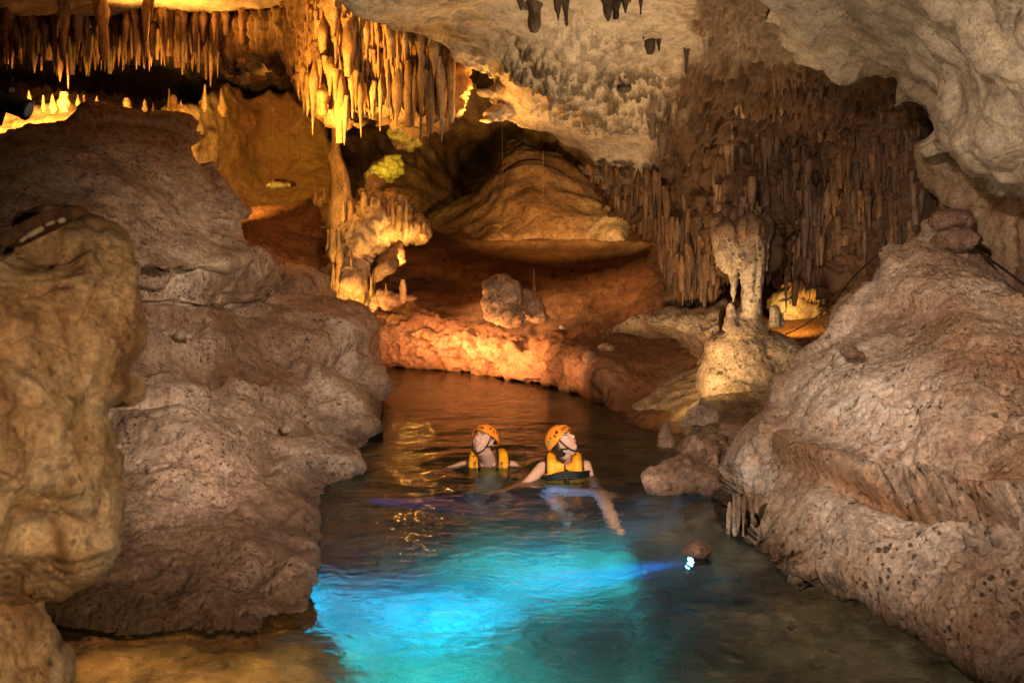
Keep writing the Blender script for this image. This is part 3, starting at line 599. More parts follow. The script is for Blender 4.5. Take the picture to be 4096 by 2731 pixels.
def water():
    xs = np.linspace(-5.5, 5.5, 560); t = np.linspace(0, 1, 640); ys = 1.6+15.2*(.30*t+.70*t*t)
    X, Y = np.meshgrid(xs, ys); X = X.ravel(); Y = Y.ravel(); Q = np.stack([X, Y, 0*X], 1)
    z = .011*fbm(Q*np.array((1.3, 1.7, 1)), 2)+.0065*fbm(Q*np.array((3.6, 4.6, 1))+5, 2)+.0022*fbm(Q*np.array((9, 12, 1)), 2)
    for cx, cy_, a in ((-.21, 7.9, .010), (.42, 7.55, .010)):
        r = np.hypot(X-cx, Y-cy_); z += a*np.sin(r*16)*np.exp(-r*1.1)
    V = np.stack([X, Y, z], 1); n, m = len(xs), len(ys); i = np.arange(n*m).reshape(m, n)
    q = np.stack([i[:-1, :-1].ravel(), i[:-1, 1:].ravel(), i[1:, 1:].ravel(), i[1:, :-1].ravel()], 1)
    ring = np.concatenate([i[0, :], i[1:, -1], i[-1, -2::-1], i[-2:0:-1, 0]]); k = len(ring)
    low = V[ring].copy(); low[:, 2] = -3.; b0 = len(V); lo = b0+np.arange(k)
    sk = np.stack([ring, lo, np.roll(lo, -1), np.roll(ring, -1)], 1)
    # bottom lid as strips: opposite ring vertices joined
    VV = np.concatenate([V, low, [[low[:, 0].mean(), low[:, 1].mean(), -3.]]]); c = len(VV)-1
    lid = np.stack([lo, np.roll(lo, -1), np.full(k, c), np.full(k, c)], 1)
    me = bpy.data.meshes.new('water')
    faces = np.concatenate([q, sk[:, ::1]])
    me.from_pydata([], [], []) 
    quads = [tuple(f) for f in faces.tolist()]; tris = [(int(a_), int(c), int(b_)) for a_, b_ in zip(lo, np.roll(lo, -1))]
    me.from_pydata(VV.tolist(), [], quads+tris); me.update()
    me.polygons.foreach_set('use_smooth', np.full(len(me.polygons), True)); me.materials.append(M_water)
    bm = bmesh.new(); bm.from_mesh(me); bmesh.ops.recalc_face_normals(bm, faces=bm.faces); bm.to_mesh(me); bm.free()
    o = link('water', me); o['kind'] = 'structure'
    return o
WATER = water()
# ------------------------------------------------------------------ stalactites, columns, boulders
RD = random.Random(11)
def lathe(prof, seg=14, seed=0, amp=.12, bend=.0, lobes=5, nz=1.6):
    """prof: (z, r) from the top down; a fluted, slightly crooked body of revolution"""
    n = len(prof); a = np.arange(seg)/seg*2*np.pi; V = []
    for k, (z, r) in enumerate(prof):
        c, s = np.cos(a), np.sin(a)
        q = np.stack([c*1.1+seed*3.1, s*1.1, np.full(seg, z*nz+seed)], 1)
        m = 1+amp*3*fbm(q, 3)+amp*.6*np.cos(lobes*a+seed+z*.7)
        bx = bend*math.sin(z*2.1+seed); by = bend*math.cos(z*1.7+seed*2)
        V.append(np.stack([c*r*m+bx, s*r*m+by, np.full(seg, z)], 1))
    V = np.concatenate(V+[np.array([[V[0][:, 0].mean(), V[0][:, 1].mean(), prof[0][0]]]), np.array([[V[-1][:, 0].mean(), V[-1][:, 1].mean(), prof[-1][0]]])])
    i = np.arange(n*seg).reshape(n, seg); j = np.roll(i, -1, 1)
    q = np.stack([i[:-1].ravel(), i[1:].ravel(), j[1:].ravel(), j[:-1].ravel()], 1)
    top, bot = n*seg, n*seg+1
    f = [tuple(x) for x in q.tolist()]+[(int(i[0, k]), int(j[0, k]), top) for k in range(seg)]+[(int(j[-1, k]), int(i[-1, k]), bot) for k in range(seg)]
    return V, f
def tite_variant(k, mat, flare=False):
    rr = random.Random(100+k); n = 20; prof = []
    kind = k % 4; pw = rr.uniform(.6, 1.0)
    for i in range(n+1):
        t = i/n
        if kind == 0: r = (1-t)**pw*(1+.12*math.sin(t*9+k))
        elif kind == 1: r = (.55+.45*(1-t)**2)*(1 if t < .93 else .8)*(1+.10*math.sin(t*12+k))     # blunt broken tube
        elif kind == 2: r = (1-t)**.45*(.7+.3*math.cos(t*3))+.02
        else: r = .18+.82*(1-t)**2.2 if t < .96 else .12
        prof.append((-t, max(r*(min(1, .12+t*3.2) if not flare else 1+.55*math.exp(-t*9)), .03)))
    V, f = lathe(prof, 12, k*1.37, .10, .10 if kind != 1 else .05, 3+k % 4, 2.4)
    # a second, shorter finger grown onto the side
    if k % 3 != 1:
        L = rr.uniform(.35, .7); V2, f2 = lathe([(-t*L, max(.45*(1-t)**.8, .03)) for t in np.linspace(0, 1, 12)], 9, k+5., .12, .04)
        an = rr.uniform(0, 6.28); V2[:, 0] += .75*math.cos(an); V2[:, 1] += .75*math.sin(an); b = len(V); V = np.concatenate([V, V2]); f = f+[tuple(x+b for x in q) for q in f2]
    return mesh_np('stalactite', V, f, mat)
TB = [tite_variant(k, M_tite) for k in range(12)]; TD = [tite_variant(k+12, M_ttdark) for k in range(12)]
M_amb = rock('amber_stalactite', (.30, .17, .07), (.46, .30, .14), (.60, .44, .25), 1.5, dark=(.10, .06, .03), pits=.3, pit_scale=14, bump=.8, stretch=(1, 1, .35))
TA = [tite_variant(k+24, M_amb) for k in range(12)]
M_drip = rock('drip', (.10, .055, .03), (.19, .11, .06), (.28, .18, .11), 1.5, pits=.2, pit_scale=18, bump=.6, stretch=(1, 1, .3))
D_cl = [(240,20,14.8),(293,-12,13.8),(350,-12,12.8),(441,36,12.6),(459,50,12.6),(455,100,12.7),(430,118,12.9),(340,112,13.2),(300,85,13.9),(250,60,14.6),(380,60,12.9)]
TFL = [tite_variant(k+60, M_ttdark, True) for k in range(12)]
TDR = [tite_variant(k+40, M_bould) for k in range(6)]
def hang(me, u, vt, vb, d, wpx, label, group, up=False, sq=1.):
    a = P(u, vt, d); b = P(u, vb, d); L = abs(a.z-b.z); r = wpx/2/F*d
    o = link('stalagmite' if up else 'stalactite', me); o.location = b if up else a
    o.scale = (r, r*sq, L); o.rotation_euler = (math.pi if up else 0, 0, RD.uniform(0, 6.28)) if up else (RD.uniform(-.03, .03), RD.uniform(-.03, .03), RD.uniform(0, 6.28))
    tag(o, label, 'stalagmite' if up else 'stalactite', group); return o
D_cur = depth_fn(next(iter([None])) or [(200,-150,5.5),(347,0,8.6),(388,23,9.6),(441,38,10.4),(458,50,10.8),(499,80,11.2),(494,116,11.6),(552,140,12.0),(585,165,12.4),(620,205,12.5),(655,240,12.3),(668,290,11.9),(690,305,11.6),(742,262,10.22),(742,228,10.35),(742,195,10.8),(715,262,11.3),(800,285,10.9),(850,300,10.2),(960,330,9.4),(1010,200,9.0),(1010,60,8.6),(880,-60,7.4),(760,-150,6.0),(450,-20,8.2),(560,-20,8.0),(680,-20,8.2),(560,60,10.0),(660,60,10.2),(780,60,9.4),(600,140,11.8),(700,140,11.4),(680,190,12.),(740,200,10.9),(800,130,10.6),(850,200,10.6),(920,200,9.7),(780,240,10.8),(700,250,11.7)])
def dc(u, v): return float(D_cur(np.array([float(u)]), np.array([float(v)]))[0])
# fringe along the lower edge of the pale ceiling, growing longer towards the column
edge = [(583,163),(592,184),(600,195),(612,203),(620,210),(628,222),(636,232),(645,240),(655,246),(659,262),(663,276),(667,295),(676,304),(690,308),(704,308),(718,300)]
def edge_v(u):
    for (a, b), (c, d_) in zip(edge, edge[1:]):
        if a <= u <= c: return b+(d_-b)*(u-a)/(c-a)
    return edge[0][1] if u < edge[0][0] else edge[-1][1]
seg_n = ['at the thin left end of the fringe', 'left of the fringe middle', 'in the middle of the fringe', 'right of the fringe middle', 'where the fringe meets the rock apron']
for k in range(80):
    u = 583+135*((k+.5)/80)**.9+RD.uniform(-1.5, 1.5); row = k % 3
    vb = edge_v(u)+RD.uniform(-9, 3)-row*RD.uniform(6, 24); vt = max(165+.05*(u-583), vb-RD.uniform(30, 70)); vb = max(vb, vt+10); dk = k % 4 == 0
    hang(RD.choice(TD if dk else TB), u, vt, vb, dc(u, vb)-.10-row*.12, RD.uniform(7, 12), '%s %s stalactite %s' % ('dark' if dk else 'brown', 'longer' if vb-vt > 48 else 'shorter', seg_n[min(4, int((u-583)/27))]), 'dense fringe of brown stalactites under the pale ceiling')
# the tiers of drapery further right
tiers = [(700, 860, 100, 130, 16), (690, 880, 148, 200, 19), (720, 925, 190, 240, 24), (745, 925, 225, 275, 18), (760, 850, 55, 84, 8)]
names = ['uppermost', 'second', 'third', 'lowest', 'shadowed top']
for (ua, ub, va, vb_, n), nm in zip(tiers, names):
    for k in range(n):
        u = ua+(ub-ua)*(k+RD.random())/n; vt = RD.uniform(va-12, va+8); L = RD.uniform(18, vb_-va+8); dk = RD.random() < .4
        hang(RD.choice(TD if dk else TB), u, vt, vt+L, dc(u, vt+L*.6)-.10, RD.uniform(8, 15), '%s %s stalactite in the %s tier of the right drapery' % ('dark' if dk else 'brown', 'long' if L > (vb_-va)*.75 else 'short', nm), '%s tier of stalactites in the right drapery' % nm)
def infill(name, spots, mat, label, seed):
    """uncountable small drips between the stalactites"""
    Vs, Fs, b = [], [], 0; rr = random.Random(seed)
    for u, vt, vb, d, wd in spots:
        a_, b_ = P(u, vt, d), P(u, vb, d); L = a_.z-b_.z; r = wd/2/F*d
        V, f = lathe([(-t*L, r*max((1-t)**.6*(1+.15*math.sin(t*9+u)), .05)) for t in np.linspace(0, 1, 9)], 7, rr.uniform(0, 50), .10, r*.2, 3, 2.)
        V = V+np.array(a_)[None]; Vs.append(V); Fs += [tuple(x+b for x in q) for q in f]; b += len(V)
    o = link(name, mesh_np(name, np.concatenate(Vs), Fs, mat)); o['kind'] = 'stuff'; o['label'] = label; o['category'] = 'stalactites'; return o
sp_ = []
for k in range(430):
    u = 585+RD.random()*335; lo = edge_v(u)-6 if u < 718 else 205+90*RD.random(); vb = (lo-RD.random()*60 if u < 718 else RD.uniform(110, 285)); vt = max(vb-RD.uniform(18, 55), 172 if u < 660 else 70)
    if vb-vt > 6: sp_.append((u, vt, vb, dc(u, vb)-RD.uniform(.0, .20), RD.uniform(4.5, 12)))
infill('small_stalactites', sp_, M_drip, 'countless small brown drips between the stalactites on the right', 4)
sp_ = [(u, RD.uniform(5, 30), None, RD.uniform(14.6, 16.4), RD.uniform(3, 8)) for u in np.linspace(-8, 292, 340)]
sp_ = [(u, a_, a_+RD.uniform(20, 50), d, w_) for u, a_, _, d, w_ in sp_]
infill('small_stalactites', sp_, M_drip, 'countless small brown drips between the rows at the upper left', 5)
sp_ = []
for k in range(430):
    u = 296+RD.random()*158; vt = max(RD.uniform(0, 90), (u-350)*.43); vb = min(vt+RD.uniform(14, 40), 122)
    if vb-vt > 8: sp_.append((u, vt, vb, float(depth_fn(D_cl)(np.array([u]), np.array([vb]))[0])-RD.uniform(.05, .3), RD.uniform(3, 7)))
AMBSP = sp_+[(u, max(-6, (u-350)*.43), RD.uniform(40, 95), float(depth_fn(D_cl)(np.array([u]), np.array([60.]))[0])-RD.uniform(.0, .25), RD.uniform(5, 11)) for u in np.linspace(297, 452, 60)]
# row hanging over the amber-lit opening beside the column: each at its own place
opn = [(771,230,268,7,'short lit stalactite just right of the column head'),(783,218,258,9,'lit yellowish stalactite in the middle of the dark opening'),(786,240,312,9,'longest stalactite, its tip hanging before the amber glow'),(797,250,306,11,'broad forked stalactite right of the longest one'),(808,240,284,8,'thin stalactite before the dark opening'),(811,262,300,7,'pointed stalactite over the right half of the amber glow'),(821,255,304,10,'last long stalactite on the right of the amber glow'),(836,232,282,9,'tapering stalactite beside the pinkish rock slope'),(845,235,284,8,'thin stalactite nearest the thin black cable'),(858,225,268,9,'stalactite hanging just above the boulder crest')]
for u, vt, vb, wd, lb in opn: hang(TB[int(u) % 12], u, vt-12, vb, dc(u, vt)-.05, wd, lb, 'stalactites over the amber-lit opening')
# dark ones on the pale ceiling
drk = [(520,-4,11,7,'small rounded dark stalactite at the top edge, left of the longest'),(534,-6,32,14,'long pointed dark stalactite on the pale ceiling'),(558,-6,21,9,'left half of the dark split stalactite at the top edge'),(566,-6,26,12,'right half of the dark split stalactite at the top edge'),(607,-6,22,12,'dark stalactite by the top edge, left of a ragged pair'),(616,-6,19,9,'dark stalactite of the ragged pair, left one'),(626,-6,14,9,'dark stalactite of the ragged pair, right one'),(641,-4,15,6,'thin dark stalactite at the top edge by the shadowed roof'),(643,30,40,7,'stubby dark knob on the pale ceiling'),(650,28,54,12,'plump pointed dark stalactite in the middle of the pale ceiling'),(658,28,52,8,'slim dark stalactite beside the plump pointed one'),(686,36,74,11,'tapering dark stalactite with a long thin tip'),(584,40,62,7,'small dark stalactite left of the plump pointed one'),(625,78,92,16,'broad dark clump hanging on the pale ceiling'),(611,76,90,12,'smaller dark clump on the pale ceiling'),(652,92,140,26,'wide dark drapery patch low on the pale ceiling'),(664,110,160,14,'long dark drip below the wide dark drapery patch'),(566,89,98,4,'tiny dark drip on the pale ceiling')]
for k, (u, vt, vb, wd, lb) in enumerate(drk): hang(TFL[k % 12], u, vt-3, vb, dc(u, (vt+vb)/2)-.0-.10*wd/14, wd*1.35, lb, 'dark stalactites on the pale ceiling')

# ---- the big amber cluster
cl = sheet('stalactite_curtain', [(222,18),(250,17),(270,14),(292,11),(294,-14),(350,-14),(367,14),(388,21),(409,28),(441,35),(459,46),(460,62),(459,74),(457,86),(454,104),(451,119),(446,112),(443,122),(436,116),(430,124),(422,112),(418,122),(410,114),(400,120),(394,106),(386,114),(380,104),(372,112),(366,106),(358,118),(352,108),(346,126),(340,118),(335,124),(329,108),(324,112),(317,102),(314,112),(308,92),(303,88),(299,74),(292,78),(288,66),(282,70),(276,60),(270,66),(262,58),(255,74),(250,62),(243,78),(238,60),(230,70),(226,40)],
    D_cl, M_amb, lambda X, N, u, v: .16*flutes(X, 3.6, .55, 1.)+.05*flutes(X, 9., 1.2, 1.)+.10*fbm(X*1.5, 3)+.03*ridge(X*6, 2), 1.1, .5, 9, .9, 1.3, 21,
    {'dark': lambda u, v, X, N: np.clip(.35+1.2*fbm(X*np.array((3, 3, 1.)), 3), 0, .8), 'soil': lambda u, v, X, N: .35*np.ones(len(u))})
tag(cl, 'great curtain of fused amber-lit stalactites hanging over the channel', 'stalactite')
cls = [(315,60,135,9,13),(323,84,115,11,13),(303,62,92,8,13.6),(291,50,82,8,13.9),(341,70,143,12,12.9),(346,96,145,7,12.8),(352,70,118,8,12.7),(361,72,138,9,12.7),(373,82,120,6,12.7),(381,74,131,8,12.7),(398,68,127,13,12.5),(409,60,126,12,12.5),(422,56,143,9,12.4),(427,70,139,6,12.5),(431,60,133,6,12.5),(441,58,141,11,12.4),(446,50,132,6,12.5),(451,46,122,8,12.4),(367,20,60,7,12.7),(378,26,57,7,12.6),(391,24,54,9,12.4),(405,30,66,6,12.4),(420,34,78,8,12.3),(434,38,80,9,12.3),(330,56,96,10,13),(388,60,110,6,12.5),(415,64,132,5,12.4),(349,20,76,12,12.7),(336,10,66,10,12.9),(322,20,70,10,13.1)]
side = ['far left', 'left', 'middle', 'right', 'far right']
for k, (u, vt, vb, wd, d) in enumerate(cls):
    tip = 'with a blunt broken tip' if k % 4 == 1 else 'with a pointed tip'
    ln = 'long' if vb-vt > 60 else ('medium' if vb-vt > 38 else 'short')
    hang(TA[(k*5+k//4) % 12], u, vt, vb, d-.04, wd*1.5, '%s amber stalactite on the %s of the great curtain, reaching %s' % (ln, side[min(4, int((u-285)/35))], 'lowest' if vb > 125 else ('low' if vb > 100 else 'halfway')), 'amber stalactites hanging from the great curtain')
infill('small_stalactites', AMBSP, M_amb, 'countless small amber drips on the face of the great curtain', 6)
# the shadowy rows at upper left
def low(u): return 66+16*math.exp(-((u-75)/26)**2)+12*math.exp(-((u-215)/30)**2)-6*math.exp(-((u-150)/30)**2)
for k in range(48):
    u = -4+(k+.5)*6.1+RD.uniform(-2, 2); vb = low(u)+RD.uniform(-12, 10); vt = RD.uniform(8, 24)
    hang(RD.choice(TD if k % 3 == 0 else TB), u, vt, vb, RD.uniform(15.4, 16.4), RD.uniform(9, 17), '%s %s stalactite in the back row at the upper left, %s' % ('dark' if k % 3 == 0 else 'brown', 'longer' if vb-vt > 56 else 'shorter', 'near the frame edge' if u < 75 else ('above the slab crest' if u < 160 else 'toward the great curtain')), 'back row of stalactites at the upper left')
for k in range(24):
    u = 2+(k+.5)*11.6+RD.uniform(-3, 3); vt = RD.uniform(4, 14); vb = vt+RD.uniform(22, 48)
    hang(RD.choice(TB), u, vt, vb, RD.uniform(14.4, 15.), RD.uniform(8, 15), '%s brown stalactite in the front row at the upper left, %s' % ('longer' if vb-vt > 34 else 'shorter', 'near the frame edge' if u < 75 else ('above the slab crest' if u < 160 else 'toward the great curtain')), 'front row of stalactites at the upper left')
for u, vb, wd, lb in ((66,66,14,'thick shadowed stalactite crossing the bright far ceiling near the left edge'), (102,60,17,'thickest shadowed stalactite crossing the bright far ceiling'), (148,46,12,'forked stalactite hanging where the bright far ceiling begins'), (4,60,12,'dark stalactite at the very left edge')):
    hang(TB[wd % 12], u, -8, vb, 13.6, wd, lb, 'stalactites crossing the bright far ceiling')

# ---- bright stalagmites behind the slab
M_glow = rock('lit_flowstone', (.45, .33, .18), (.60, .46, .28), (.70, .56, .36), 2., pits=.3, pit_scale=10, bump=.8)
gl_ = sheet('flowstone_ridge', [(-60,150),(-60,104),(8,106),(20,100),(28,96),(36,107),(40,100),(50,102),(56,99),(64,98),(72,104),(80,106),(86,112),(150,112),(165,104),(172,100),(178,108),(184,104),(196,104),(203,92),(212,90),(220,88),(228,80),(234,90),(240,84),(246,96),(262,92),(270,85),(280,92),(290,88),(300,100),(322,112),(334,150),(330,215),(200,220),(190,150)],
    [(-60,104,17.2),(60,104,17.4),(180,106,19),(230,90,22.5),(300,100,23.5),(330,150,24),(330,215,22.5),(200,215,21.5),(-60,150,15.8),(100,150,16.2),(220,150,22)], M_glow, lambda X, N, u, v: .22*fbm(X*.8, 3)+.10*fbm(X*2.6, 4, .6), 1.2, .3, 6, .6, 1.8, 23,
    {'soil': lambda u, v, X, N: .9*sst(190, 250, u), 'dark': lambda u, v, X, N: np.clip(.9*blob(u, v, 213, 129, 4, 4)+.9*blob(u, v, 201, 148, 5, 4)+.7*blob(u, v, 256, 112, 5, 3)+.6*blob(u, v, 250, 170, 10, 16), 0, 1)})
tag(gl_, 'brightly lit jagged flowstone ridge glowing behind the slab crest', 'rock')
ups = [(29,90,112,9,16.6),(43,95,112,7,16.7),(53,94,113,9,16.6),(64,92,112,13,16.5),(78,94,108,6,16.8),(84,95,106,6,17),(97,96,106,5,17.2),(127,98,110,9,17.5),(145,99,112,6,17.8),(153,103,114,5,18),(169,88,112,4,18.2),(174,95,114,9,18.2),(181,100,114,7,18.6),(205,84,112,8,20),(222,88,116,10,20.5)]
for k, (u, vt, vb, wd, d) in enumerate(ups):
    hang(TA[(k*7) % 12], u, vt, vb, d-.1, wd*1.3, 'glowing yellow stalagmite on the lit ridge %s the slab crest' % ('left of' if u < 84 else 'right of'), 'glowing stalagmites %s the slab crest' % ('left of' if u < 84 else 'right of'), True)

# ---- column and stalagmite heap in mid-channel
def col_pts(pts, d, name, mat, lb, cat, seed, sq=1., amp=.06):
    """pts: (v, centre u, width px) top to bottom"""
    prof = []; cx = []; us = [p[1] for p in pts]; vs = [p[0] for p in pts]; ws = [p[2] for p in pts]
    vv = np.linspace(vs[0], vs[-1], 40); cu = np.interp(vv, vs, us); ww = np.interp(vv, vs, ws)
    b = P(cu[-1], vv[-1], d); prof = [(CH-(v_-V0)/F*d-b.z, w_/2/F*d) for v_, w_ in zip(vv, ww)]
    V, f = lathe(prof, 20, seed, amp, 0, 4, 2.2)
    xo = np.repeat((cu-cu[-1])/F*d, 20); V[:-2, 0] += xo; V[-2, 0] += (cu[0]-cu[-1])/F*d; V[:, 1] *= sq
    o = link(name, mesh_np(name, V, f, mat)); o.location = b
    if lb: tag(o, lb, cat)
    return o
col_pts([(100,336,14),(112,335,8),(125,335,7),(138,336,8),(148,335,10),(156,334,16),(165,338,16),(175,340,18),(188,341,19),(198,342,22),(210,344,30),(240,348,36)], 15.6, 'cave_column', M_amb, 'slender lit stone column joining the stalactites to the stalagmite heap', 'column', 3)
hp = sheet('stalagmite_heap', [(327,212),(331,205),(337,206),(341,214),(343,204),(350,199),(353,208),(357,204),(361,194),(365,193),(367,203),(371,188),(374,179),(378,184),(381,197),(386,200),(390,194),(393,192),(395,200),(400,200),(407,200),(408,208),(409,222),(416,220),(421,218),(424,225),(427,223),(429,227),(428,235),(421,237),(412,236),(404,239),(396,241),(390,244),(384,250),(378,256),(374,262),(370,267),(368,276),(366,286),(368,300),(366,308),(352,306),(340,300),(330,291),(328,280),(329,270),(327,258),(327,248),(333,240),(330,230)],
    [(330,212,16.2),(345,204,15.9),(375,184,15.9),(407,202,15.8),(428,230,15.7),(390,244,15.5),(370,267,15.3),(366,300,14.9),(340,300,15.),(328,260,15.5),(360,240,14.9),(385,225,15.1),(350,280,14.7)],
    M_amb, lambda X, N, u, v: .14*fbm(X*2., 3)+.09*flutes(X, 4.5, 1.5, 1.)+.06*ridge(X*5, 3)-.07*np.clip(1-worley(X*3.4)/.4, 0, 1), 1.0, .45, 9, .6, 1.0, 24,
    {'pale': lambda u, v, X, N: .5*np.ones(len(u))})
tag(hp, 'jagged amber-lit stalagmite heap at the foot of the slender column', 'stalagmite')
hps = [(343,199,222,8),(351,200,235,9),(364,192,230,9),(372,196,222,6),(378,200,240,13),(393,191,226,6),(399,205,232,9),(406,199,240,8),(388,206,236,12),(352,214,250,11),(333,229,262,9),(339,226,270,9),(328,229,250,5),(333,262,292,6),(338,256,290,6),(351,256,284,7),(345,275,300,7),(353,278,304,8),(362,282,306,7),(336,280,300,8),(371,276,300,6),(424,221,240,10)]
for k, (u, vt, vb, wd) in enumerate(hps):
    hang(TA[(k*5+3) % 12], u, vt, vb, 14.75 if vt > 225 else 15.2, wd*1.25, '%s amber stalagmite %s the jagged heap' % ('stubby' if vb-vt < 26 else 'pointed', 'on top of' if vt < 215 else ('low on the front of' if vt > 250 else 'on the shoulder of')), 'stalagmites on the jagged heap', True)
for u, vt, vb, wd, lb in ((315,183,205,7,'bright hooked stalagmite left of the slender column'), (324,186,204,7,'second bright stalagmite between the hooked one and the column'), (319,196,207,9,'low bright stub between the two bright stalagmites')):
    hang(TA[int(u) % 12], u, vt, vb, 16.4, wd*1.3, lb, 'bright stalagmites beside the column', True)
gr = sheet('shadowed_rock', [(366,300),(368,284),(369,268),(376,256),(384,252),(391,245),(394,243),(402,241),(404,250),(403,258),(406,262),(402,266),(396,272),(386,277),(378,284),(376,300),(372,306)],
    [(370,270,15.0),(384,252,15.2),(402,241,15.3),(405,262,15.0),(376,300,14.6),(388,262,14.7)], M_back, lambda X, N, u, v: .1*fbm(X*2, 3)+.03*fbm(X*7, 3), 1.1, .3, 7, .6, .8, 25)
tag(gr, 'smooth shadowed grey rock tucked under the right side of the stalagmite heap', 'rock')

# ---- merged lumps
def lumps(name, prims, voxel, mat, disp, attrs=None):
    bm = bmesh.new()
    for c, s in prims:
        m = Matrix.Translation(Vector(c))
        if isinstance(s, tuple) and len(s) == 3:
            r_ = bmesh.ops.create_icosphere(bm, subdivisions=3, radius=1, matrix=m @ Matrix.Diagonal((*s, 1)))
        else:                                   # (r_top, r_bottom, height, 'cone') standing on c
            rt, rb, h, _ = s
            bmesh.ops.create_cone(bm, cap_ends=True, segments=18, radius1=rb, radius2=rt, depth=h, matrix=m @ Matrix.Translation((0, 0, h/2)))
    me = bpy.data.meshes.new(name); bm.to_mesh(me); bm.free(); o = bpy.data.objects.new(name, me); COL.objects.link(o)
    md = o.modifiers.new('r', 'REMESH'); md.mode = 'VOXEL'; md.voxel_size = voxel
    dg = bpy.context.evaluated_depsgraph_get(); me2 = bpy.data.meshes.new_from_object(o.evaluated_get(dg)); o.modifiers.clear()
    n = len(me2.vertices); X = np.empty(n*3); me2.vertices.foreach_get('co', X); X = X.reshape(-1, 3)
    bm = bmesh.new(); bm.from_mesh(me2)
    for _ in range(4): bmesh.ops.smooth_vert(bm, verts=bm.verts, factor=.5, use_axis_x=True, use_axis_y=True, use_axis_z=True)
    bm.to_mesh(me2); bm.free(); me2.vertices.foreach_get('co', X := np.empty(n*3)); X = X.reshape(-1, 3)
    N = np.empty(n*3); me2.vertex_normals.foreach_get('vector', N); N = N.reshape(-1, 3)
    X = X+N*disp(X, N)[:, None]; me2.vertices.foreach_set('co', X.ravel())
    if attrs:
        for k, fn in attrs.items():
            at = me2.attributes.new(k, 'FLOAT', 'POINT'); at.data.foreach_set('value', fn(X, N).astype(np.float32))
    me2.update(); me2.polygons.foreach_set('use_smooth', np.full(len(me2.polygons), True)); me2.materials.clear(); me2.materials.append(mat)
    o.data = me2; return o
def q_(u, v, d, dy=0): p = P(u, v, d); return (p.x, p.y+dy, p.z)
D = 10.0
pr = [(q_(754,388,D,.25), (.54, .48, .50)), (q_(722,398,D,.1), (.22, .3, .36)), (q_(788,375,D,.2), (.26, .35, .40)), (q_(745,350,D,.2), (.36, .36, .22)), (q_(772,352,D,.2), (.30, .3, .22)), (q_(762,418,D,.0), (.34, .4, .30)), (q_(735,350,D,.15), (.22, .25, .2)), (q_(740,400,D,-.1), (.3, .3, .25))]
pr += [(q_(753.5,345,D,.08), (.098, .108, 1.15, 'cone')), (q_(750,335,D,.1), (.06, .26, .30, 'cone'))]
def drop(u, vt, vb, w_, dy=0.):      # a hanging drop: thick above, drawn out below
    L = (vb-vt)/F*D; n = 5
    return [(q_(u+(k*.4 if w_ > 12 else 0), vt+(vb-vt)*(k+.5)/n, D, dy), (w_/2/F*D*(1-k/n)**.75, w_/2/F*D*(1-k/n)**.75, L/n*.9)) for k in range(n)]
for a_ in ((727,226,268,17), (732,232,297,16), (741,222,282,15), (750,222,296,14,-.02), (757,222,292,13,-.02), (762,226,300,9,.03), (769,222,268,8,.1)): pr += drop(*a_)
for a_ in ((721,215,264,12,.18),(770,220,258,12,.18)): pr += drop(*a_)
pr += [(q_(744,240,D,.16), (.20, .14, .15)), (q_(727,256,D,.02), (.085, .09, .17)), (q_(741,255,D,.0), (.085, .09, .17)), (q_(756,256,D,.02), (.09, .09, .2)), (q_(731,330,D,.0), (.010, .10, .28, 'cone')), (q_(774.5,328,D,.0), (.045, .07, .20, 'cone')), (q_(774.5,308.5,D,.0), (.046, .046, .05)), (q_(785,328,D,.1), (.02, .05, .16, 'cone'))]
md_ = lumps('flowstone_column', pr, .017, M_mound, lambda X, N: rocky(X, .035, .022, .008, .015, 11., .002, fct=.05)+.02*flutes(X, 9, 1.6, 1.)*sst(.85, 1.1, X[:, 2])+.06*drape(X, 6.)*sst(1.75, 2.0, X[:, 2]),
            {'dark': lambda X, N: np.clip(.6*sst(1.74, 1.9, X[:, 2]+.25*fbm(X*5, 3)), 0, 1), 'soil': lambda X, N: np.clip(.6*sst(.6, .2, X[:, 2])+sst(1.74, 1.9, X[:, 2]), 0, 1)})
tag(md_, 'pale dripping flowstone column rising from a speckled round mound', 'column')

def boulder(name, prims, vox, mat, lb, amp=(.06, .04, .015, .02), cat='boulder', attrs=None, grp=None):
    o = lumps(name, prims, vox, mat, lambda X, N: rocky(X*1.4, amp[0]*1.4, amp[1]*1.3, amp[2]*1.6, amp[3]*1.3, 7., .006, fct=0)+1.1*amp[0]*facets(X*4.2+.05*fbm(X*6, 2)[:, None])+.5*amp[1]*facets(X*11., 3), attrs); return tag(o, lb, cat, grp)
boulder('boulder', [(q_(690,478,7.1,.1), (.20, .26, .16)), (q_(668,488,7.0,.1), (.13, .2, .10)), (q_(706,468,7.2,.25), (.16, .2, .17)), (q_(724,449,7.8,.2), (.16, .14, .10)), (q_(744,440,8.0,.2), (.14, .14, .09)), (q_(712,450,7.6,.2), (.10, .12, .08)), (q_(718,492,6.9,.2), (.14, .2, .14)), (q_(745,470,7.9,.4), (.3, .2, .2))], .016, M_brown, 'low rough brown boulder with a hollow back at the water edge', (.05, .04, .016, .02),
        attrs={'dark': lambda X, N: .8*sst(.10, .0, X[:, 2])})
boulder('boulder', [(q_(504,300,12.7,.1), (.24, .2, .28)), (q_(494,292,12.7,.1), (.12, .15, .24)), (q_(511,314,12.7,.0), (.18, .2, .14)), (q_(500,281,12.7,.1), (.11, .13, .14)), (q_(498,312,12.7,.0), (.13, .15, .14))], .03, M_left, 'upright grey and orange boulder standing on the far bank', (.07, .05, .02, .02))
boulder('boulder', [(q_(534,308,13.0,.1), (.16, .15, .20)), (q_(528,300,13.0,.1), (.08, .1, .14)), (q_(540,316,13.0,0), (.12, .12, .08))], .03, M_brown, 'smaller brown boulder leaning beside the upright one', (.05, .04, .015, .02))
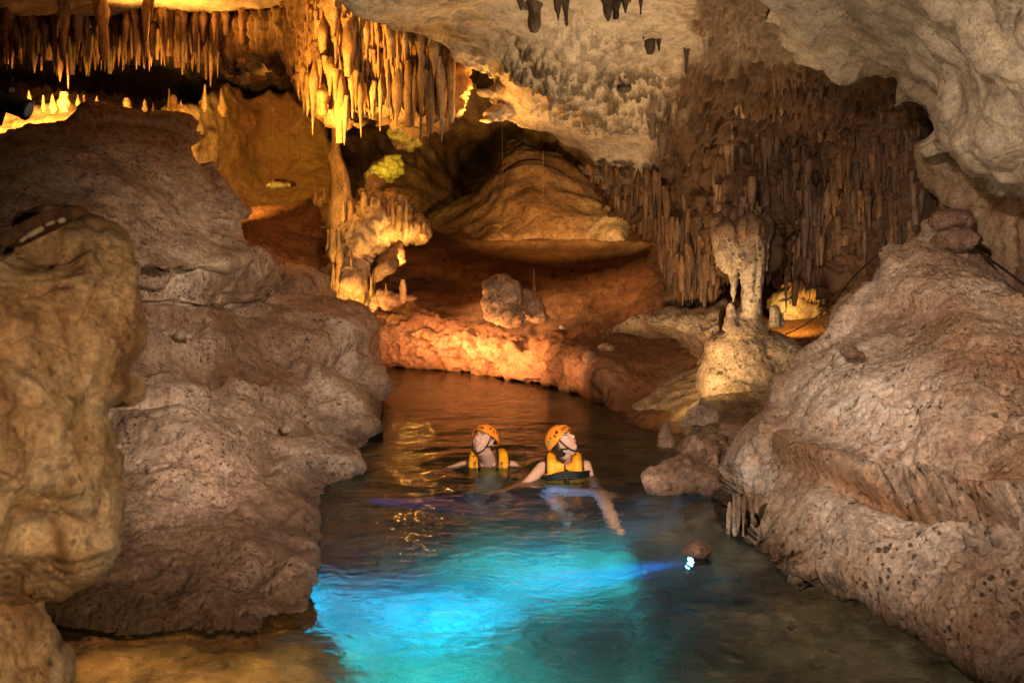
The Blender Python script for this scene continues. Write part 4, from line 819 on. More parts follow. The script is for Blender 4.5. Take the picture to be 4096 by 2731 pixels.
hang(TB[3], 534, 268, 300, 12.95, 6, 'thin brown stalagmite standing behind the upright boulder', None, True)
boulder('stone', [(q_(702,556,5.5,.1), (.085, .09, .055)), (q_(694,560,5.5,.1), (.05, .06, .03)), (q_(709,560,5.5,.1), (.05, .06, .03))], .009, M_brown, 'small wet brown stone in the shallows above the blue lamp', (.012, .012, .006, .006), 'stone')
boulder('stone', [(q_(606,350,11.9,.05), (.11, .11, .10))], .02, M_mound, 'pale rounded dome stone on the slope, the higher of two', (.02, .015, .006, .006), 'stone')
boulder('stone', [(q_(590.5,359,11.5,.05), (.085, .09, .09))], .02, M_brown, 'dull rounded dome stone on the slope, the lower of two', (.02, .015, .006, .006), 'stone')
boulder('stone', [(q_(562.5,326.5,12.9,0), (.055, .05, .035))], .012, M_stone, 'small pale stone lying alone on the far slope', (.01, .01, .004, .004), 'stone')
boulder('stone', [(q_(716,396,10.1,-.55), (.05, .06, .05))], .012, M_brown, 'small dark stone resting against the foot of the speckled mound', (.01, .01, .004, .004), 'stone')
for k, (u, v, rx, rz, lb) in enumerate([(385,300,.16,.17,'largest lit rock at the foot of the stalagmite heap'), (376,303,.10,.12,'reddish rock left of the largest at the heap foot'), (394,300,.12,.10,'flat rock right of the largest at the heap foot'), (412,298,.10,.05,'low dark rock right of the lit stone post'), (368,310,.12,.06,'low rock on the bank rim below the heap')]):
    boulder('rock', [(q_(u,v,14.4,.1), (rx, .12, rz)), (q_(u-4,v+3,14.4,.1), (rx*.7, .12, rz*.6))], .03, M_brown, lb, (.04, .03, .015, .02), 'rock', grp='rocks at the foot of the stalagmite heap')
hang(TA[1], 403, 279, 303, 14.2, 11, 'bright broken stone post at the right of the heap foot', None, True)
hang(TA[2], 386, 283, 297, 14.2, 5, 'small bright stalagmite on the largest rock at the heap foot', None, True)
# cone stalagmite in the shallow water
o = col_pts([(421,665,1.5),(423,665,6),(427,665,10),(432,665,14),(438,665.5,17),(446,666,20),(452,666,21)], 8.7, 'stalagmite', M_brown, 'smooth blunt cone stalagmite standing alone in the shallow water', 'stalagmite', 9, 1., .02)
# broken slab stone
def slabstone():
    bm = bmesh.new(); pts = [(-.20, -.06, 0), (-.08, -.10, .03), (.14, -.09, .0), (.20, .0, .01), (.16, .10, .03), (-.02, .12, .05), (-.17, .05, .03)]
    top = [(x*.8+.01, y*.8, z+.07+.06*(1 if i in (1, 5, 4) else 0)) for i, (x, y, z) in enumerate(pts)]
    a = [bm.verts.new((x, y, z-.06)) for x, y, z in pts]; b = [bm.verts.new(p) for p in top]
    bm.faces.new(a[::-1]); bm.faces.new(b)
    for i in range(7): bm.faces.new((a[i], a[(i+1) % 7], b[(i+1) % 7], b[i]))
    bmesh.ops.triangulate(bm, faces=bm.faces); bmesh.ops.subdivide_edges(bm, edges=bm.edges, cuts=3, use_grid_fill=True)
    for v in bm.verts:
        v.co += Vector([float(x) for x in .012*np.array([pn(np.array([v.co*9+Vector((k, 0, 0))]))[0] for k in (0, 7, 13)])])
    me = bpy.data.meshes.new('stone'); bm.to_mesh(me); bm.free(); me.materials.append(M_stone); o = link('stone', me); o.location = P(702, 419, 9.3); return o
tag(slabstone(), 'flat broken slab of pale stone lying by the gold lamp glow', 'stone')
# loose stones
for k, (u, v, d, s, lb) in enumerate([(160,325,8.4,.06,'pale loose stone at the top of the small pile on the shelf'),(165,333,8.3,.055,'brownish stone in the small pile on the shelf'),(172,332,8.3,.06,'round stone in the middle of the small pile'),(180,335,8.2,.05,'flat stone at the right of the small pile'),(188,336,8.2,.03,'tiny stone at the end of the small pile'),(237,467,6.45,.055,'lone rough stone lying low on the shelf'),(229,461,6.5,.03,'small pebble beside the lone rough stone'),(286,428,7.7,.05,'dark knobbly stone on the pale part of the shelf'),(248,303,10.6,.05,'small stone on the upper shelf near the slab'),(206,336,8.4,.02,'tiny pale pebble right of the small pile')]):
    boulder('stone', [((*q_(u,v,d,.0),)[:3], (s, s*.9, s*.7)), (q_(u+1,v,d,.0), (s*.7, s*.7, s*.8))], s/7, M_stone, lb, (.012, .01, .004, .003), 'stone', grp='loose stones on the left shelf')
boulder('rock', [(q_(948,221,7.75,0), (.15, .2, .09)), (q_(940,224,7.7,0), (.07, .15, .07))], .02, M_brown, 'dark brown rock wedged on the boulder crest under the ceiling', (.03, .02, .01, .01), 'rock')
boulder('rock', [(q_(958,240,7.3,0), (.16, .2, .09)), (q_(945,246,7.3,0), (.08, .15, .06))], .02, M_brown, 'cracked brown rock lying just below the crest rock', (.03, .02, .01, .01), 'rock')
boulder('rock', [(q_(850,352,6.35,-.02), (.045, .05, .05)), (q_(845,350,6.35,0), (.03, .05, .04)), (q_(858,356,6.35,0), (.04, .04, .03))], .01, M_brown, 'small brown knob stuck on the upper face of the boulder', (.012, .01, .006, .006), 'rock')
# ragged lip where the ceiling edge turns
for u0_, v0_, du, lb in ((492,91,-12,'upper of two knobby rock lips on the ceiling edge'), (492,112,-10,'lower of two knobby rock lips on the ceiling edge')):
    boulder('rock_lip', [(q_(u0_+10,v0_-2,11.5,.1), (.18, .2, .10)), (q_(u0_+1,v0_+3,11.5,0), (.12, .12, .06)), (q_(u0_+du+4,v0_+8 if v0_ > 100 else v0_+2,11.4,0), (.09, .08, .04))], .02, M_ceil, lb, (.02, .02, .01, .01), 'rock')

boulder('rock', [(q_(386,170,22.5,0), (.38, .3, .22)), (q_(392,165,22.5,0), (.30, .3, .26)), (q_(378,174,22.5,.2), (.30, .3, .16))], .05, M_mound, 'rounded rock glowing yellow green in the back chamber', (.08, .06, .03, .02), 'rock')
boulder('rock', [(q_(408,140,23.5,0), (.36, .3, .22)), (q_(400,134,23.5,0), (.30, .3, .20))], .05, M_mound, 'dim greenish rock high in the back chamber', (.08, .06, .03, .02), 'rock')
boulder('rock', [(q_(277,185,22.5,0), (.30, .2, .08)), (q_(222,178,19,.2), (.2, .2, .2))][:1], .04, M_mound, 'small flat rock lit bright yellow in the back chamber', (.05, .04, .02, .02), 'rock')
boulder('rock', [(q_(798,308,11.7,0), (.36, .2, .26)), (q_(820,312,11.7,.1), (.3, .2, .18))], .03, M_mound, 'rock glowing amber inside the dark opening beside the column', (.06, .04, .02, .02), 'rock')
for k, (u, vt, vb, d, wd) in enumerate([(729,505,549,5.95,7),(734,500,541,5.85,7),(739,498,545,5.8,8),(745,496,536,5.75,8),(751,500,530,5.7,7),(757,497,524,5.65,7)]):
    o_ = hang(TDR[k % 6], u, vt-4, vb-6*(k % 3), d+.07, wd+2, 'x', None); o_.name = 'drip'; o_.parent = bo
    for q__ in ('label', 'category'): del o_[q__]
# ---- man-made bits
M_black = plain('black_rubber', (.012, .012, .014), .55, .3)
def tube(name, pts, r, mat, parent=None, n=6):
    cu = bpy.data.curves.new(name, 'CURVE'); cu.dimensions = '3D'; cu.bevel_depth = r; cu.bevel_resolution = 2
    s = cu.splines.new('NURBS'); s.points.add(len(pts)-1); s.order_u = 3; s.use_endpoint_u = True; s.resolution_u = 6
    for p_, c in zip(s.points, pts): p_.co = (*c, 1)
    o = bpy.data.objects.new(name, cu); COL.objects.link(o); dg = bpy.context.evaluated_depsgraph_get()
    me = bpy.data.meshes.new_from_object(o.evaluated_get(dg)); bpy.data.objects.remove(o)
    me.materials.clear(); me.materials.append(mat); me.polygons.foreach_set('use_smooth', np.full(len(me.polygons), True))
    return link(name, me, parent)
tag(tube('cable', [P(876,256,7.2), P(866,264,7.6), P(853,277,8.4), P(842,290,9.0), P(838,298,9.4), P(820,314,10.0), P(800,328,10.3), P(785,334,10.3)], .006, M_black), 'thin black cable running from the boulder crest into the dark opening', 'cable')
tag(tube('cable', [P(975,246,7.2), P(985,256,6.9), P(1000,266,6.6), P(1024,284,6.1), P(1080,326,5.4)], .008, M_black), 'black cable lying along the back edge of the boulder at the right', 'cable')
M_rope = plain('root', (.05, .03, .015), .9, .1)
for k, (u, a, b, d) in enumerate([(452,70,240,17.5),(502,118,232,19),(488,60,135,19.5),(543,150,238,18),(288,92,200,19),(300,95,204,20),(316,140,200,20),(271,90,185,20)]):
    tag(tube('hanging_root', [P(u,a,d), P(u+RD.uniform(-.8,.8),(a+b)/2,d), P(u+RD.uniform(-1,1),b,d)], .004, M_rope), 'thin root hanging like a string before the far cave wall', 'root', 'thin hanging roots in the back chamber')
# roots over the flowstone
for k in range(14):
    u = 605+RD.uniform(0, 60); v = 318+RD.uniform(0, 26); pts = []
    a = RD.uniform(-.6, .8)
    for j in range(6):
        pts.append(P(u+j*5*math.cos(a), v+j*5*math.sin(a)*.6+RD.uniform(-1.5, 1.5), 10.75+.0*j))
tube_root = None
# spotlight at the upper left
M_metal = plain('dark_metal', (.02, .022, .03), .35, .5, metal=.4); M_white = plain('white_label', (.55, .55, .52), .6); M_lens = plain('lens', (.25, .3, .45), .15, .8)
sp = empty('spotlight', P(10, 104, 9.2)); sp.rotation_euler = (0, R(18), 0); tag(sp, 'black spotlight fixture fixed at the far left above the slab', 'spotlight')
def cyl(name, r1, r2, L, mat, parent, loc=(0, 0, 0), rot=(0, 0, 0), seg=24, bev=.004):
    bm = bmesh.new(); bmesh.ops.create_cone(bm, cap_ends=True, segments=seg, radius1=r1, radius2=r2, depth=L)
    bmesh.ops.bevel(bm, geom=[e for e in bm.edges if len(e.link_faces) == 2 and e.calc_face_angle(0) > .8], offset=bev, segments=2, affect='EDGES')
    me = bpy.data.meshes.new(name); bm.to_mesh(me); bm.free(); me.materials.append(mat); o = link(name, me, parent); o.location = loc; o.rotation_euler = rot; return o
def box(name, size, mat, parent, loc=(0, 0, 0), rot=(0, 0, 0), bev=.004):
    bm = bmesh.new(); bmesh.ops.create_cube(bm, size=1, matrix=Matrix.Diagonal((*size, 1)))
    bmesh.ops.bevel(bm, geom=bm.edges[:], offset=bev, segments=2, affect='EDGES')
    me = bpy.data.meshes.new(name); bm.to_mesh(me); bm.free(); me.materials.append(mat); o = link(name, me, parent); o.location = loc; o.rotation_euler = rot; return o
cyl('housing', .075, .09, .30, M_metal, sp, rot=(0, R(90), 0)); cyl('rim', .10, .10, .03, M_metal, sp, (.16, 0, 0), (0, R(90), 0)); cyl('lens', .075, .075, .012, M_lens, sp, (.18, 0, 0), (0, R(90), 0), bev=.001)
box('bracket', (.03, .04, .22), M_metal, sp, (-.06, 0, .13)); box('label_plate', (.05, .004, .04), M_white, sp, (.03, -.10, .13), (0, R(-18), 0), .001); box('junction_box', (.14, .12, .16), M_metal, sp, (-.12, .02, -.14))
for k in range(2): pass
# broken stick of wood with flaking plaster on the near pillar
wd_ = empty('wooden_beam', P(43, 229, 2.66)); wd_.rotation_euler = (0, R(-26), 0); tag(wd_, 'weathered dark wooden beam end set in the near pillar', 'wood')
M_wood = plain('old_wood', (.07, .035, .018), .85, .2, .5, 40, .6); M_flake = plain('plaster', (.34, .28, .20), .9, .1, .25, 60, .6)
box('plank', (.17, .10, .038), M_wood, wd_, (-.015, 0, .012), bev=.006)
for k, (x, l_) in enumerate(((-.035, .03), (.0, .05), (.045, .03), (.075, .022))): box('plaster_flake', (l_*.9, .012, .007+.005*(k % 2)), M_flake, wd_, (x, -.050, -.012+.003*(k % 3)), (0, R(7*k-10), R(5*k)), .003)
# little white card on the shelf
cd = box('card', (.045, .03, .004), plain('card', (.7, .68, .62), .6), None, P(344, 399, 8.85), (.25, .1, .4), .001); tag(cd, 'tiny white card lying near the rim of the left shelf', 'card')
# the underwater lamp body
ul = empty('underwater_lamp', (1.02, 5.62, -.155)); tag(ul, 'small underwater lamp shining blue across the pool from the right', 'lamp')
cyl('housing', .045, .05, .09, M_metal, ul, (.045, 0, 0), (0, R(90), 0)); cyl('rim', .056, .056, .015, M_metal, ul, (-.003, 0, 0), (0, R(90), 0), bev=.002)
cyl('lens', .054, .054, .006, plain('lamp_glass', (.1, .8, .9), .2, .5, emit=(.15, .8, 1.), estr=55), ul, (-.014, 0, 0), (0, R(90), 0), bev=.001)
# ------------------------------------------------------------------ the two swimmers
M_skin = plain('skin', (.60, .36, .26), .36, .35, .08, 90, .15, sss=.12); M_skin2 = plain('skin_tan', (.60, .35, .24), .45, .4, .06, 90, .1, sss=.12)
M_helm = plain('helmet_orange', (.95, .28, .02), .32, .5, .05, 40, .05); M_dark = plain('dark_print', (.045, .018, .012), .6); M_hole = plain('vent_dark', (.03, .012, .008), .8)
M_hair = plain('hair', (.035, .02, .014), .6, .3, .4, 200, .6); M_eye = plain('eye_white', (.75, .73, .70), .2, .6); M_iris = plain('iris', (.06, .05, .035), .15, .7); M_teeth = plain('teeth', (.85, .82, .76), .25, .5)
M_lip = plain('lips', (.50, .20, .17), .45); M_vest = plain('vest_yellow', (.90, .37, .01), .5, .4, .12, 50, .4); M_strap = plain('strap_black', (.012, .012, .015), .5, .3, .2, 200, .3)
M_white = plain('white_cloth', (.70, .74, .82), .8, .2, .12, 40, .5); M_grey = plain('sticker', (.42, .30, .24), .6); M_green = plain('green_print', (.12, .42, .12), .6); M_short = plain('dark_cloth', (.03, .03, .05), .8, .2)
def sstack(bm, m, r, seg=24):
    bmesh.ops.create_uvsphere(bm, u_segments=seg, v_segments=seg//2, radius=1, matrix=m @ Matrix.Diagonal((*r, 1)))
def seg_(bm, a, b, ra, rb, n=12):
    a, b = Vector(a), Vector(b); d = b-a; L = d.length
    if L < 1e-6: return
    q = d.to_track_quat('Z', 'Y').to_matrix().to_4x4()
    bmesh.ops.create_cone(bm, cap_ends=True, segments=n, radius1=ra, radius2=rb, depth=L, matrix=Matrix.Translation((a+b)/2) @ q)
    for p, r in ((a, ra), (b, rb)): bmesh.ops.create_icosphere(bm, subdivisions=2, radius=r, matrix=Matrix.Translation(p))
def chain(bm, pts, rs, n=12):
    for i in range(len(pts)-1): seg_(bm, pts[i], pts[i+1], rs[i], rs[i+1], n)
def hand(bm, wrist, fwd, up, side, curl=.25):
    f = Vector(fwd).normalized(); u = Vector(up); u = (u-f*u.dot(f)).normalized(); s = f.cross(u)*side; w = Vector(wrist)
    m = Matrix((s, f, u)).transposed().to_4x4(); m.translation = w+f*.048
    sstack(bm, m, (.040, .052, .015), 16)
    for k, (off, L) in enumerate(((-.028, .062), (-.010, .073), (.009, .079), (.027, .071))):
        p = w+f*.085+s*off*1.0; d = (f+s*off*3.5).normalized(); r = .0088
        for j, part in enumerate((.45, .31, .24)):
            e = p+d*L*part; seg_(bm, p, e, r, r*.92, 8); p = e; r *= .92; d = (d-u*curl*(1+.3*k/3)).normalized()
    p = w+f*.030+s*.034; d = (f*.7+s*.75-u*.1).normalized(); r = .0105
    for part in (.030, .026): e = p+d*part; seg_(bm, p, e, r, r*.9, 8); p = e; r *= .9; d = (d+f*.35).normalized()
def head_mesh(bm, M, man):
    nt_, npz = 110, 90; th = np.linspace(0, 2*np.pi, nt_, endpoint=False); ph = np.linspace(0, np.pi, npz+2)[1:-1]
    T, Pp = np.meshgrid(th, ph); px = np.sin(Pp)*np.sin(T); py = -np.sin(Pp)*np.cos(T); pz = np.cos(Pp)
    wd = .075 if man else .070
    x, y, z = wd*px, .096*py, .118*pz
    s = np.clip((-z-.02)/.098, 0, 1); x = x*(1-(.24 if man else .33)*s**1.4); y = np.where(y < 0, y*(1-.08*s), y*(1-.45*s))
    y = np.where(y < -.07, -.07+(y+.07)*.7, y); fr = sst(.15, .45, -py)
    g = lambda a, c, b, d_: np.exp(-((a-c)/b)**2) if d_ is None else 0
    G = lambda cx, cz, rx, rz: np.exp(-((np.abs(x)-cx)/rx)**2-((z-cz)/rz)**2); G0 = lambda cz, rx, rz: np.exp(-(x/rx)**2-((z-cz)/rz)**2)
    nf = np.where(z > -.022, sst(.026, -.022, z), sst(-.036, -.022, z))
    d = .025*np.exp(-(x/.0105)**2)*nf+.007*G(.0115, -.027, .006, .006)-.012*G(.031, .014, .016, .011)+.006*G(.028, .034, .022, .008)+.007*G(.040, -.022, .018, .02)
    d = d+.009*G0(-.052, .023, .010)-(.006 if not man else .011)*G0(-.0535, .021, .0022 if not man else .0045)+.010*G0(-.090, .018, .014)-.005*G0(-.070, .02, .006)
    if man: d = d+.006*G(.044, -.050, .012, .02)-.004*G(.034, -.045, .006, .014)
    y = y-d*fr
    V = np.stack([x.ravel(), y.ravel(), z.ravel()], 1); A = np.array(M); V = V@A[:3, :3].T+A[:3, 3]
    vs = [bm.verts.new(v) for v in V]; top = bm.verts.new(M @ Vector((0, 0, .118))); bot = bm.verts.new(M @ Vector((0, 0, -.112)))
    for i in range(npz-1):
        for k in range(nt_):
            k2 = (k+1) % nt_; bm.faces.new((vs[i*nt_+k], vs[(i+1)*nt_+k], vs[(i+1)*nt_+k2], vs[i*nt_+k2]))
    for k in range(nt_):
        k2 = (k+1) % nt_; bm.faces.new((top, vs[k], vs[k2])); bm.faces.new((bot, vs[(npz-1)*nt_+k2], vs[(npz-1)*nt_+k]))
    for sx in (-1, 1):      # ears
        for a in np.linspace(-.2, 4.6, 9): bmesh.ops.create_icosphere(bm, subdivisions=1, radius=.0052, matrix=M @ Matrix.Translation((sx*(wd+.003+.006*math.sin(a*.5)), .012+.013*math.cos(a+1.2)+.004, -.004+.025*math.sin(a+1.2))))
        sstack(bm, M @ Matrix.Translation((sx*(wd-.002), .010, -.004)), (.006, .011, .022), 12)
def remeshed(name, bm, vox, mat, parent, it=2):
    me = bpy.data.meshes.new(name); bmesh.ops.recalc_face_normals(bm, faces=bm.faces); bm.to_mesh(me); bm.free(); o = bpy.data.objects.new(name, me); COL.objects.link(o)
    md = o.modifiers.new('r', 'REMESH'); md.mode = 'VOXEL'; md.voxel_size = vox
    me2 = bpy.data.meshes.new_from_object(o.evaluated_get(bpy.context.evaluated_depsgraph_get())); o.modifiers.clear()
    b2 = bmesh.new(); b2.from_mesh(me2)
    for _ in range(it): bmesh.ops.smooth_vert(b2, verts=b2.verts, factor=.5, use_axis_x=True, use_axis_y=True, use_axis_z=True)
    b2.to_mesh(me2); b2.free(); me2.polygons.foreach_set('use_smooth', np.full(len(me2.polygons), True)); me2.materials.clear(); me2.materials.append(mat); o.data = me2
    if parent: o.parent = parent; o.matrix_parent_inverse = parent.matrix_world.inverted()
    return o
HC, HR = Vector((0, .008, .036)), (.099, .124, .104)
def hp(a, t, off=0.):
    """point on the helmet: a = azimuth from the front (deg), t = angle down from the crown (deg)"""
    a, t = R(a), R(t); fl = 1+.035*max(0, (math.degrees(t)-74)/20)+off/.11
    return HC+Vector((HR[0]*math.sin(t)*math.sin(a)*fl, -HR[1]*math.sin(t)*math.cos(a)*fl, HR[2]*math.cos(t)*(1+off/.11)))
def tmax(a): return 84+9*(1-math.cos(R(a)))/1+7*math.sin(R(a))**2
def surf(name, fn, na, nb, mat, parent, closed=False):
    V = []; Fc = []
    for i in range(na+1):
        for j in range(nb+(0 if closed else 1)): V.append(fn(i/na, j/nb))
    w_ = nb if closed else nb+1
    for i in range(na):
        for j in range(nb): a_, b_ = i*w_+j, i*w_+(j+1) % w_; Fc.append((a_, a_+w_, b_+w_, b_))
    me = mesh_np(name, V, Fc, mat); return link(name, me, parent)
def patch(name, pts, mat, parent, off=.0012):
    """small printed mark or hole laid on the helmet: polygon in (azimuth, angle)"""
    bm = bmesh.new(); vs = [bm.verts.new((a, t, 0)) for a, t in pts]; bm.faces.new(vs); bmesh.ops.triangulate(bm, faces=bm.faces)
    for _ in range(2): bmesh.ops.subdivide_edges(bm, edges=[e for e in bm.edges if e.calc_length() > 3], cuts=1)
    bmesh.ops.triangulate(bm, faces=bm.faces)
    for v in bm.verts: v.co = hp(v.co.x, v.co.y, off)
    bmesh.ops.recalc_face_normals(bm, faces=bm.faces)
    me = bpy.data.meshes.new(name); bm.to_mesh(me); bm.free(); me.materials.append(mat); return link(name, me, parent)
def text_mesh(txt, size, bold=.012):
    cu = bpy.data.curves.new('t', 'FONT'); cu.body = txt; cu.size = 1; cu.offset = bold; cu.align_x = 'CENTER'; cu.resolution_u = 3
    o = bpy.data.objects.new('t', cu); COL.objects.link(o); me = bpy.data.meshes.new_from_object(o.evaluated_get(bpy.context.evaluated_depsgraph_get())); bpy.data.objects.remove(o)
    bm = bmesh.new(); bm.from_mesh(me); bmesh.ops.triangulate(bm, faces=bm.faces); bmesh.ops.subdivide_edges(bm, edges=[e for e in bm.edges if e.calc_length() > .2], cuts=2); bmesh.ops.triangulate(bm, faces=bm.faces)
    for v in bm.verts: v.co *= size
    return bm
def swimmer(man, loc, rot, body_fn, label, vest_fn):
    root = empty('person', (loc[0], loc[1], 0)); tag(root, label, 'person')
    M = Matrix.Translation(Vector(loc)) @ rot.to_4x4(); bpy.context.view_layer.update()
    def par(o): o.parent = root; o.matrix_parent_inverse = Matrix.Translation((-loc[0], -loc[1], 0)); return o
    def onhead(o, p=None): o.matrix_world = M if p is None else Matrix(); return o
    bm = bmesh.new(); head_mesh(bm, M, man); body_fn(bm, M)
    par(remeshed('body', bm, .0036, M_skin if man else M_skin2, None, 1))
    he = empty('head_gear', (0, 0, 0)) if False else None
    def hd(o):          # a part of the head: its mesh is written in head coordinates
        o.data.transform(M); return par(o)
    # helmet shell with its thickness
    def hs(i, j, inn):
        a = 360*j; t = max(.01, i)*tmax(a); p = hp(a, t); return HC+(p-HC)*(.945 if inn else 1)
    def hfn(i, j):
        if i <= .5: return hs(min(1, i/.47), j, False) if i < .47 else HC+(hs(1, j, False)-HC)*(1.012 if i < .49 else .985)
        return hs(max(0, 1-(i-.5)/.5), j, True)
    helmet = surf('helmet', hfn, 64, 72, M_helm, None, True); hd(helmet)
    def sub(o): o.data.transform(M); o.parent = helmet; o.matrix_parent_inverse = Matrix(); o.matrix_basis = Matrix(); return o
    # the helmet mesh is in world coordinates under the root, so its own pieces follow the same frame
    for sx in (-1, 1):
        sub(patch('vent', [(sx*50, 58), (sx*62, 56), (sx*60, 68), (sx*53, 70)], M_hole, None))
        sub(patch('vent', [(sx*68, 66), (sx*76, 66), (sx*77, 76), (sx*70, 78)], M_hole, None))
        sub(patch('vent', [(sx*88, 62), (sx*94, 62), (sx*95, 72), (sx*89, 73)], M_hole, None)); sub(patch('vent', [(sx*104, 68), (sx*110, 69), (sx*111, 78), (sx*105, 78)], M_hole, None))
    if not man:
        sub(surf('rivet', lambda i, j: hp(-62, 68)+(hp(-62, 68)-HC).normalized()*.004*(1-i*i)+Vector((0, math.cos(6.283*j), math.sin(6.283*j)))*.011*i, 6, 14, M_hole, None, True))
        for k in range(4): sub(patch('green_lettering', [(-100-6*k, 70), (-104-6*k, 76), (-100-6*k, 80), (-102-6*k, 88), (-104.5-6*k, 88), (-102.5-6*k, 80), (-106.5-6*k, 76), (-102-6*k, 69)], M_green, None))
    else:
        sub(patch('sticker', [(118, 78), (134, 76), (136, 92), (120, 92)], M_grey, None))
    bm = text_mesh('XPLOR', 25, .03)
    for v in bm.verts: v.co = hp(v.co.x*.92+(-8 if man else -4), 80-v.co.y*.95, .0014)
    me = bpy.data.meshes.new('lettering'); bm.to_mesh(me); bm.free(); me.materials.append(M_dark); tx = link('lettering', me)
    sub(tx)
    sub(patch('emblem', [(-26, 48), (-12, 36), (-3, 40), (3, 40), (12, 36), (26, 48), (9, 44), (0, 55), (-9, 44)], M_dark, None))
    # face
    gz = Vector((.0, -1, .18))
    for sx in (-1, 1):
        c = Vector((sx*.031, -.0655, .0135)); bm = bmesh.new(); sstack(bm, Matrix.Translation(c), (.0135, .0128, .0120), 20); me = bpy.data.meshes.new('eye'); bm.to_mesh(me); bm.free(); me.materials.append(M_eye); e = hd(link('eye', me))
        bm = bmesh.new(); sstack(bm, Matrix.Translation(c+gz.normalized()*.0085), (.0066, .0050, .0066), 14); me = bpy.data.meshes.new('iris'); bm.to_mesh(me); bm.free(); me.materials.append(M_iris); i_ = link('iris', me, e); i_.matrix_parent_inverse = Matrix(); me.transform(M)
        hd(tube('eyebrow', [(sx*.014, -.086, .030), (sx*.026, -.087, .0365), (sx*.040, -.080, .0365), (sx*.050, -.070, .030)], (.0040 if man else .0030), M_hair))
        hd(tube('eyelid', [(sx*.0195, -.0735, .016), (sx*.025, -.079, .0215), (sx*.034, -.079, .0225), (sx*.043, -.070, .016)], .0026, M_hair))
    c_ = .004 if man else .001
    hd(tube('upper_lip', [(-.026, -.074, -.050+c_), (-.012, -.0875, -.0485), (0, -.0895, -.0495), (.012, -.0875, -.0485), (.026, -.074, -.050+c_)], .0030, M_lip))
    hd(tube('lower_lip', [(-.026, -.074, -.050+c_), (-.013, -.084, -.0605 if man else -.0575), (0, -.0865, -.063 if man else -.0585), (.013, -.084, -.0605 if man else -.0575), (.026, -.074, -.050+c_)], .0036, M_lip))
    if man: hd(surf('teeth', lambda i, j: Vector(((j-.5)*.036, -.0845+.030*abs(j-.5)**1.6, -.0495-.0085*i+.003*abs(j-.5)*2)), 3, 12, M_teeth, None))
    # hair: a cap under the helmet down to the ears and nape
    def hair(i, j):
        a = -180+360*j; lim = 60+(58 if man else 72)*sst(78, 100, np.array(abs(a))); t = R(i*float(lim)); k = 1.045 if man else 1.07
        s = np.clip((-.118*math.cos(t)-.02)/.098, 0, 1); ar = R(a)
        return Vector((.075*k*math.sin(t)*math.sin(ar)*(1-.2*s), -.099*k*math.sin(t)*math.cos(ar), .118*k*math.cos(t)))
    hd(surf('hair', hair, 24, 48, M_hair, None, False))
    if not man: hd(tube('hair_bun', [(0, .085, -.03), (.0, .10, -.07), (.0, .095, -.12)], .03, M_hair))
    for sx in (-1, 1):
        hd(tube('chin_strap', [(sx*.079, -.030, .030), (sx*.078, -.036, -.02), (sx*.068, -.045, -.065), (sx*.045, -.052, -.104), (0, -.058, -.122)], .0058, M_strap))
        hd(tube('chin_strap', [(sx*.083, .035, .01), (sx*.080, .018, -.035), (sx*.069, -.040, -.062)], .005, M_strap))
    hd(tube('strap_end', [(0, -.058, -.12), (.012, -.055, -.15), (.004, -.04, -.175), (-.002, -.04, -.20)], .0028, M_strap))
    vest_fn(par, Vector(loc)); return root
def rotm(yaw, pitch, roll): return Matrix.Rotation(R(yaw), 3, 'Z') @ Matrix.Rotation(R(-pitch), 3, 'X') @ Matrix.Rotation(R(roll), 3, 'Y')

def body_man(bm, M):
    nk = Vector((-.185, 7.95, .02)); hb = M @ Vector((0, .03, -.06))
    chain(bm, [nk+Vector((0, 0, -.05)), nk, hb, M @ Vector((0, .02, -.02))], [.075, .062, .056, .05], 18)
    sstack(bm, Matrix.Translation(nk+Vector((0, .01, -.17))), (.17, .11, .17)); sstack(bm, Matrix.Translation(nk+Vector((0, .02, -.36))), (.145, .10, .17)); sstack(bm, Matrix.Translation(nk+Vector((0, .0, -.56))), (.155, .11, .13))
    sh = [nk+Vector((s*.185, .0, -.045)) for s in (-1, 1)]
    chain(bm, [nk+Vector((0, 0, -.02)), sh[0]], [.06, .055]); chain(bm, [nk+Vector((0, 0, -.02)), sh[1]], [.06, .055])
    chain(bm, [sh[0], Vector((-.50, 7.88, -.045)), Vector((-.63, 7.72, -.055))], [.055, .042, .027]); hand(bm, (-.63, 7.72, -.055), (-.7, -.65, -.1), (0, 0, 1), 1, .2)
    chain(bm, [sh[1], Vector((.10, 7.84, -.08)), Vector((.08, 7.60, -.09))], [.055, .042, .027]); hand(bm, (.08, 7.60, -.09), (-.2, -.9, -.15), (0, 0, 1), -1, .2)
    for s in (-1, 1):
        hip = nk+Vector((s*.085, 0, -.60)); kn = nk+Vector((s*.12, -.22, -.97)); an = nk+Vector((s*.11, .10, -1.33))
        chain(bm, [hip, kn, an], [.085, .055, .036]); chain(bm, [an, an+Vector((s*.02, -.13, -.07))], [.034, .026])
